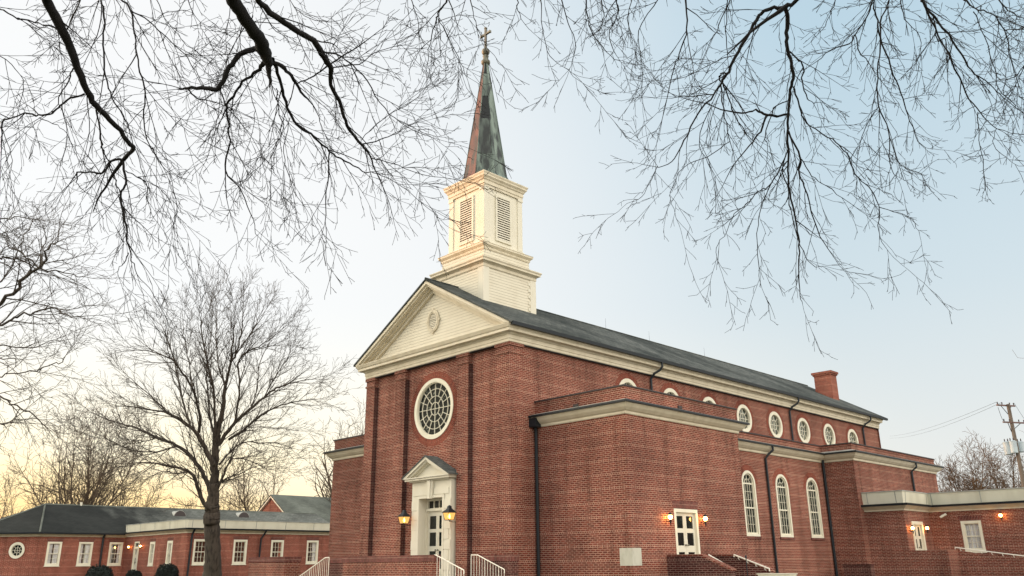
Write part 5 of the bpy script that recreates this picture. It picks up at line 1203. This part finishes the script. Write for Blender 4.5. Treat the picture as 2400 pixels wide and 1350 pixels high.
# ---- other bare trees, grown from the ground up
def tree(name, label, cat, group, base, H, seed, m, stems=1, spread=.5, dens=1., rmin=.012, r0=.25, split=.25, up=.05, parts=True):
    rn = random.Random(seed); T = empty(name, label, cat, group); T.location = base; S = Strands(); ST = Strands()
    P = dict(seg=[H*.05,H*.03,H*.022,H*.018], wig=[.07,.12,.15,.18], trop=[up,up*.6,up*.5,0], rmin=rmin, r3=.05, start=[.2,.1,.1,.1],
             dens=[2.2/H*10*dens,2.3/H*10*dens,2.2/H*10*dens,0], ang=[(.35,.9),(.35,.9),(.4,1.),(.4,1)], len=[1,H*.28,H*.14,H*.07], fall=[.45,.45,.4,0], rad=[r0*.6,r0*.26,r0*.11,r0*.05])
    for s in range(stems):
        a = rn.uniform(0,6.28); lean = spread*(.15 if stems == 1 else rn.uniform(.1,.5)); d = norm(math.cos(a)*lean, math.sin(a)*lean, 1)
        x, y, z = (math.cos(a)*r0*.8*(stems > 1), math.sin(a)*r0*.8*(stems > 1), -.1); r = r0 if stems == 1 else r0*.55; pts = [(x,y,z)]; rs = [r*1.35]; dirs = [d]; n = 14; hh = H*split
        for i in range(n):
            d = norm(d[0]+rn.gauss(0,.04), d[1]+rn.gauss(0,.04), d[2]+.02); x += d[0]*hh/n; y += d[1]*hh/n; z += d[2]*hh/n; pts.append((x,y,z)); rs.append(r*(1.2 if i < 1 else 1-.25*i/n)); dirs.append(d)
        ST.add(pts, rs, 8)
        nb = rn.randint(4,6) if stems == 1 else 3
        for k in range(nb):
            ang = rn.uniform(.1,.75)*spread*1.6 if k else .06; nd = side_dir(d, ang, k*2.4+rn.uniform(-.4,.4)); L = H*(1-split)*rn.uniform(.75,1.02)*(1-.15*ang)
            nn = 16; q = pts[-1-rn.randint(0,3)] if k else pts[-1]; pp = [q]; dd = [nd]; rr = [rs[-1]*.75]; e = nd
            for i in range(nn):
                e = norm(e[0]+rn.gauss(0,.06), e[1]+rn.gauss(0,.06), e[2]+rn.gauss(0,.05)+up); q = (q[0]+e[0]*L/nn, q[1]+e[1]*L/nn, q[2]+e[2]*L/nn); pp.append(q); dd.append(e); rr.append(max(rmin, rs[-1]*.75*(1-.93*(i+1)/nn)))
            S.add(pp, rr, 6); children(S, pp, rr, dd, L, 0, P, rn, .12)
    ST.build('trunk', m, T); S.build('crown', m, T)
    return T
def gpos(px, dep_): p = at(px, 1325, dep_); return Vector((p.x, p.y, GZ))
gB = 'bare trees behind the buildings'
tree('bare_tree', 'bare multi-stemmed tree behind the ridge near the octagonal end of the hall', 'tree', gB, gpos(148,88), 20.5, 31, BARK_F, 4, .9, 1.1, .016, .42, .15, .03)
tree('bare_tree', 'wide bare tree at the far left edge, low behind the hall', 'tree', gB, gpos(20,92), 15, 32, BARK_F, 3, 1.1, 1., .015, .35, .15, .0)
tree('bare_tree', 'bare tree behind the hall roof, between the multi-stemmed tree and the spreading one', 'tree', gB, gpos(262,98), 16, 33, BARK_F, 3, 1., 1.2, .016, .35, .15, .02)
tree('bare_tree', 'slender bare tree behind the hall, just right of the spreading tree trunk', 'tree', gB, gpos(598,100), 18, 34, BARK_F, 2, .9, 1., .016, .4, .25, .04)
tree('bare_tree', 'small bare tree behind the roof vent nearest the gabled building', 'tree', gB, gpos(548,105), 12, 35, BARK_F, 3, .9, .8, .016, .3, .2, .04)
tree('bare_tree', 'tall bare tree beside the left corner of the church', 'tree', gB, gpos(752,92), 19.5, 36, BARK_F, 2, .8, .8, .014, .4, .3, .06)
tree('bare_tree', 'pale bare tree half hidden by the left church annex', 'tree', gB, gpos(800,98), 20, 37, BARK_F, 1, .8, .8, .014, .4, .3, .05)
tree('bare_tree', 'low faint bare tree seen in the gap between the hall ridge and the big trunk', 'tree', gB, gpos(420,125), 12, 38, BARK_F, 2, .8, .9, .018, .3, .2, .03)
tree('bare_tree', 'small russet sapling in the gap under the spreading tree', 'tree', gB, gpos(428,90), 8.6, 39, BARK_R, 1, .5, 1.1, .014, .2, .2, .03)
gR = 'bare trees at the right edge'
tree('bare_tree', 'round russet bare tree behind the right annex parapet', 'tree', gR, gpos(2335,75), 11.6, 41, BARK_R, 6, .95, 1.3, .013, .42, .12, .02)
tree('bare_tree', 'bare tree behind the utility pole', 'tree', gR, gpos(2410,82), 12.5, 42, BARK_F, 4, .9, 1.1, .014, .4, .15, .03)
tree('bare_tree', 'tall bare tree cut by the right edge of the picture', 'tree', gR, gpos(2580,70), 19, 43, BARK_F, 2, .7, .9, .013, .4, .3, .05)
tree('bare_tree', 'small faint bare tree just past the end of the nave', 'tree', gR, gpos(2062,120), 19., 44, BARK_F, 1, .8, .5, .018, .3, .4, .05)
tree('bare_tree', 'low bare shrubby tree beside the rear church annex', 'tree', gR, gpos(2260,85), 8.0, 45, BARK_R, 5, 1.2, 1.2, .013, .25, .1, .0)
tree('bare_tree', 'thin bare tree at the foot of the rear annex end wall', 'tree', gR, gpos(2200,110), 10., 46, BARK_F, 1, .6, .7, .016, .22, .3, .04)
# large tree whose trunk stands outside the left edge
PL = dict(PM); PL.update(wig=[.09,.10,.13,.16], ang=[(.3,.9),(.3,.85),(.35,.9),(.4,1)], seg=[.5,.22,.15,.1], rmin=.0045, dens=[3.2,4.0,4.4,0], len=[1,1.8,.9,.38], rad=[.04,.022,.011,.006], trop=[0,.0,.0,0], jit=.03)
def left_edge_tree():
    rn = random.Random(51); T = empty('bare_tree', 'big bare tree reaching in from the left edge at mid height', 'tree'); base = gpos(-330, 24); T.location = base; S1, S2 = Strands(), Strands()
    fk = base+Vector((0,0,6.)); s = 1/1.6875
    for pts_, a, b in (([(-60,580,16),(0,525,14),(60,470,13),(110,415,12),(155,385,11),(200,310,7),(230,270,4)],24,23),
        ([(155,385,7),(90,330,5),(30,290,4)],23.4,24), ([(155,385,7),(240,400,5),(320,420,3)],23.4,23), ([(155,385,6),(175,320,4),(180,260,3)],23.4,25),
        ([(-60,640,10),(0,610,9),(60,580,8),(140,560,7),(210,540,6),(260,572,5),(340,575,3)],23,22),
        ([(-40,815,6),(30,805,5),(120,790,5),(220,765,4),(250,742,3)],22,21), ([(-60,755,7),(0,745,5),(70,745,3)],23,23),
        ([(-50,880,8),(0,890,7),(60,930,6),(130,962,4)],22,21), ([(-60,330,9),(0,345,8),(70,350,6),(150,390,4)],24,25),
        ([(-60,180,6),(20,190,5),(90,185,3)],24,24), ([(-60,480,8),(10,440,6),(80,300,4),(120,220,3)],24,26),
        ([(-60,700,6),(20,690,5),(100,700,4),(160,690,3)],24,25),([(-60,1010,6),(10,1000,5),(70,985,3)],22,22),([(-60,260,5),(10,250,4),(60,230,3)],25,25)):
        limb(S1, pts_, 0, 400, s, dep(a, b, .2, None, rn), PL, rn, 8, src=fk+Vector((rn.gauss(0,.2),rn.gauss(0,.2),rn.uniform(-1.5,4))) if pts_[0][0] < 0 else None, trunkS=S2)
    S3 = Strands(); pp = smooth_path([base, base+Vector((.1,0,2)), base+Vector((-.1,.1,4.5)), fk, fk+Vector((.1,0,3.)), fk+Vector((0,.2,6))], 4); n = len(pp)
    S3.add([tuple(p) for p in pp], [.45*(1-.8*i/n)+.15*math.exp(-i) for i in range(n)], 12)
    place(T, S3, 'trunk', BARK); place(T, S2, 'limbs', BARK); place(T, S1, 'crown', BARK)
left_edge_tree()
# brushwood along the far side of the grounds, an uncountable tangle
def brush(px0, px1, dep_, hgt, n, seed, m):
    rn = random.Random(seed); S = Strands()
    for i in range(n):
        p = gpos(rn.uniform(px0,px1), dep_*rn.uniform(.9,1.15)); H = hgt*rn.uniform(.5,1.15)
        Pq = dict(seg=[H*.1,H*.08,H*.06], wig=[.12,.16,.2], trop=[.03,.02,0], rmin=.016, r3=.05, start=[.25,.1,.1], dens=[9/H,7/H,0], ang=[(.3,.8),(.4,1),(.4,1)], len=[1,H*.36,H*.16], fall=[.4,.4,0], rad=[.05,.03,.018])
        grow(S, (p.x,p.y,GZ), norm(rn.gauss(0,.3),rn.gauss(0,.3),1), H, .07, 0, Pq, rn)
    T = S.build('brushwood', m, None); T['kind'] = 'stuff'; return T
tag(brush(-60, 760, 112, 8.0, 260, 61, BARK_F), 'tangle of bare brushwood along the horizon behind the left hall', 'brushwood')
tag(brush(2190, 2500, 92, 7.0, 110, 62, BARK_R), 'tangle of russet brushwood behind the right annex', 'brushwood')
# dense unseen wood, added beyond the left edge to keep the last sun off everything but the tower
def wood():
    rn = random.Random(71); bm = B()
    for i in range(380):
        az = R(rn.uniform(98,138)); dd = rn.uniform(150,185); cx, cy = -math.sin(az)*dd, math.cos(az)*dd; hh = rn.uniform(19.5,22.5)
        lathe(bm, (cx,cy,GZ), [(.4,0),(.4,3),(3.2,5),(4.2,9),(3.4,14),(1.6,hh-1),(.2,hh)], 7)
    for v in bm.verts: v.co += Vector((rn.gauss(0,.35),rn.gauss(0,.35),rn.gauss(0,.3) if v.co.z > 1 else 0))
    o = link('sun_block_wood', bm, LEAF); o['kind'] = 'stuff'; tag(o, 'unseen evergreen wood added beyond the left edge to block the low sun', 'wood')
wood()
# ---- clipped evergreen shrubs by the hall
def shrub(label, px, dep_, w_, h_, seed):
    rn = random.Random(seed); T = empty('evergreen_shrub', label, 'shrub', 'dark clipped shrubs before the left wing'); T.location = gpos(px, dep_); bm = B()
    lathe(bm, (0,0,0), [(w_*.25,0),(w_*.42,h_*.15),(w_*.46,h_*.5),(w_*.40,h_*.8),(w_*.2,h_*.93),(.02,h_*.96)], 12)
    for i in range(2600):
        t = math.acos(rn.uniform(-.6,1)); a = rn.uniform(0,6.28); rr_ = rn.uniform(.88,1.06)+.05*math.sin(a*3+t*4); x, y, z = math.sin(t)**.75*math.cos(a)*w_/2*rr_ if math.sin(t) > 0 else 0, math.sin(t)**.75*math.sin(a)*w_/2*rr_, h_*.5+math.cos(t)*h_*.5*rr_
        s = rn.uniform(.03,.07); u = Vector((rn.gauss(0,1),rn.gauss(0,1),rn.gauss(0,1))).normalized(); v = u.orthogonal().normalized(); c = Vector((x,y,z))
        bm.faces.new([bm.verts.new(c+q*s) for q in (u, v*.6, -u, -v*.6)])
    link('foliage', bm, LEAF, T, fix=False)
    bm = B(); tube(bm, [(0,0,-.1),(0,0,h_*.5)], .06, 6); link('stem', bm, BARK, T)
shrub('widest dark evergreen shrub, under the third window of the hall', 235, 50, 1.55, 1.72, 1)
shrub('smallest dark round shrub, below the narrow white door', 316, 50, 1.0, 1.42, 2)
shrub('dark round clipped shrub below the narrow sash windows', 393, 50, 1.32, 1.78, 3)
shrub('small dark shrub at the foot of the big tree trunk', 447, 45, .5, .85, 4)
# ---- utility pole with transformers and wires
UP = empty('utility_pole', 'wooden utility pole with two crossarms and grey transformers behind the right annex', 'utility pole')
tp = onY(2363,950,80); bx_, by_ = tp.x, tp.y; UP.location = (bx_, by_, GZ); off = Vector((bx_,by_,0))
WOODM = paint('pole_wood', (.15,.12,.095), (.09,.07,.055), .9, 5, (1,1,.2)); ARMM = paint('arm_wood', (.17,.10,.085), (.09,.06,.05), .9, 5); GREYM = paint('transformer_grey', (.42,.48,.50), (.30,.35,.38), .45, 2)
L_ = lambda v: tuple(Vector(v)-Vector((bx_,by_,GZ)))
bm = B(); tube(bm, [(0,0,0),(0,0,tp.z-GZ+.1)], [.20,.14], 10); link('pole', bm, WOODM, UP)
e0, e1 = onY(2342,949,79.2), onY(2386,959,81.0); f0, f1 = onY(2357,989,79.2), onY(2412,1006,81.3)
f1.z = f0.z; e1.z = e0.z
for a, b, nm in ((e0,e1,'crossarm'),(f0,f1,'crossarm')):
    a = Vector(a); b = Vector(b); o_ = Vector((-.16,-.12,0)); bm = B(); tube(bm, [L_(a+o_), L_(b+o_)], .085, 4); c = link(nm, bm, ARMM, UP)
    m_ = (a+b)/2; m_ = Vector((bx_,by_,a.z)); 
    for e_ in (a.lerp(b,.2), a.lerp(b,.8)):
        bm = B(); tube(bm, [L_(e_+o_), L_(m_+o_*.8+Vector((0,0,-.75)))], .03, 5); link('arm_brace', bm, DARKM, c)
    for t in (.05,.3,.72,.95):
        e_ = a.lerp(b,t)+o_; bm = B(); lathe(bm, L_(e_+Vector((0,0,.08))), [(.03,0),(.055,.05),(.04,.10),(.055,.15),(.02,.2)], 8); link('insulator', bm, COPE, c)
for px, py, hh in ((2362,1051,1.05),(2375,1048,1.0),(2392,1048,.85)):
    c = onY(px, py, 79.6 if px < 2390 else 80.3); z = c.z; bm = B(); r_ = .30
    lathe(bm, L_((c.x,c.y,z-hh/2)), [(r_*.93,0),(r_,.04),(r_,hh-.1),(r_*1.04,hh-.08),(r_*1.04,hh-.02),(r_*.6,hh+.05),(.05,hh+.07)], 16); tf = link('transformer', bm, GREYM, UP)
    for s in (-.12,.12):
        bm = B(); lathe(bm, L_((c.x+s,c.y-.05,z+hh/2+.02)), [(.04,0),(.06,.06),(.035,.12),(.05,.18),(.02,.26)], 8); link('bushing', bm, COPE, tf)
def wire(label, a, b, sag, r_=.014):
    a, b = Vector(a), Vector(b); n = 14; bm = B(); tube(bm, [a.lerp(b,i/n)-Vector((0,0,sag*4*(i/n)*(1-i/n))) for i in range(n+1)], r_, 4)
    tag(link('power_line', bm, DARKM), label, 'power line', 'power lines from the utility pole')
wl = 'thin power lines running left from the top crossarm to behind the nave'
wire(wl, e0+Vector((-.16,-.12,.25)), onY(2085,1022,190), .6); wire('second thin power line just below the topmost one, running left behind the nave', e0.lerp(e1,.3)+Vector((-.16,-.12,.25)), onY(2085,1027,192), .8)
wire('slack power line linking the two crossarms of the utility pole', Vector(e0)+Vector((-.1,-.1,-.2)), Vector(f0)+Vector((-.1,-.1,.1)), .3, .02)
wire('power line leaving the top crossarm towards the right edge', Vector(e1)+Vector((-.16,-.12,.25)), onY(2480,1060,60), .6)
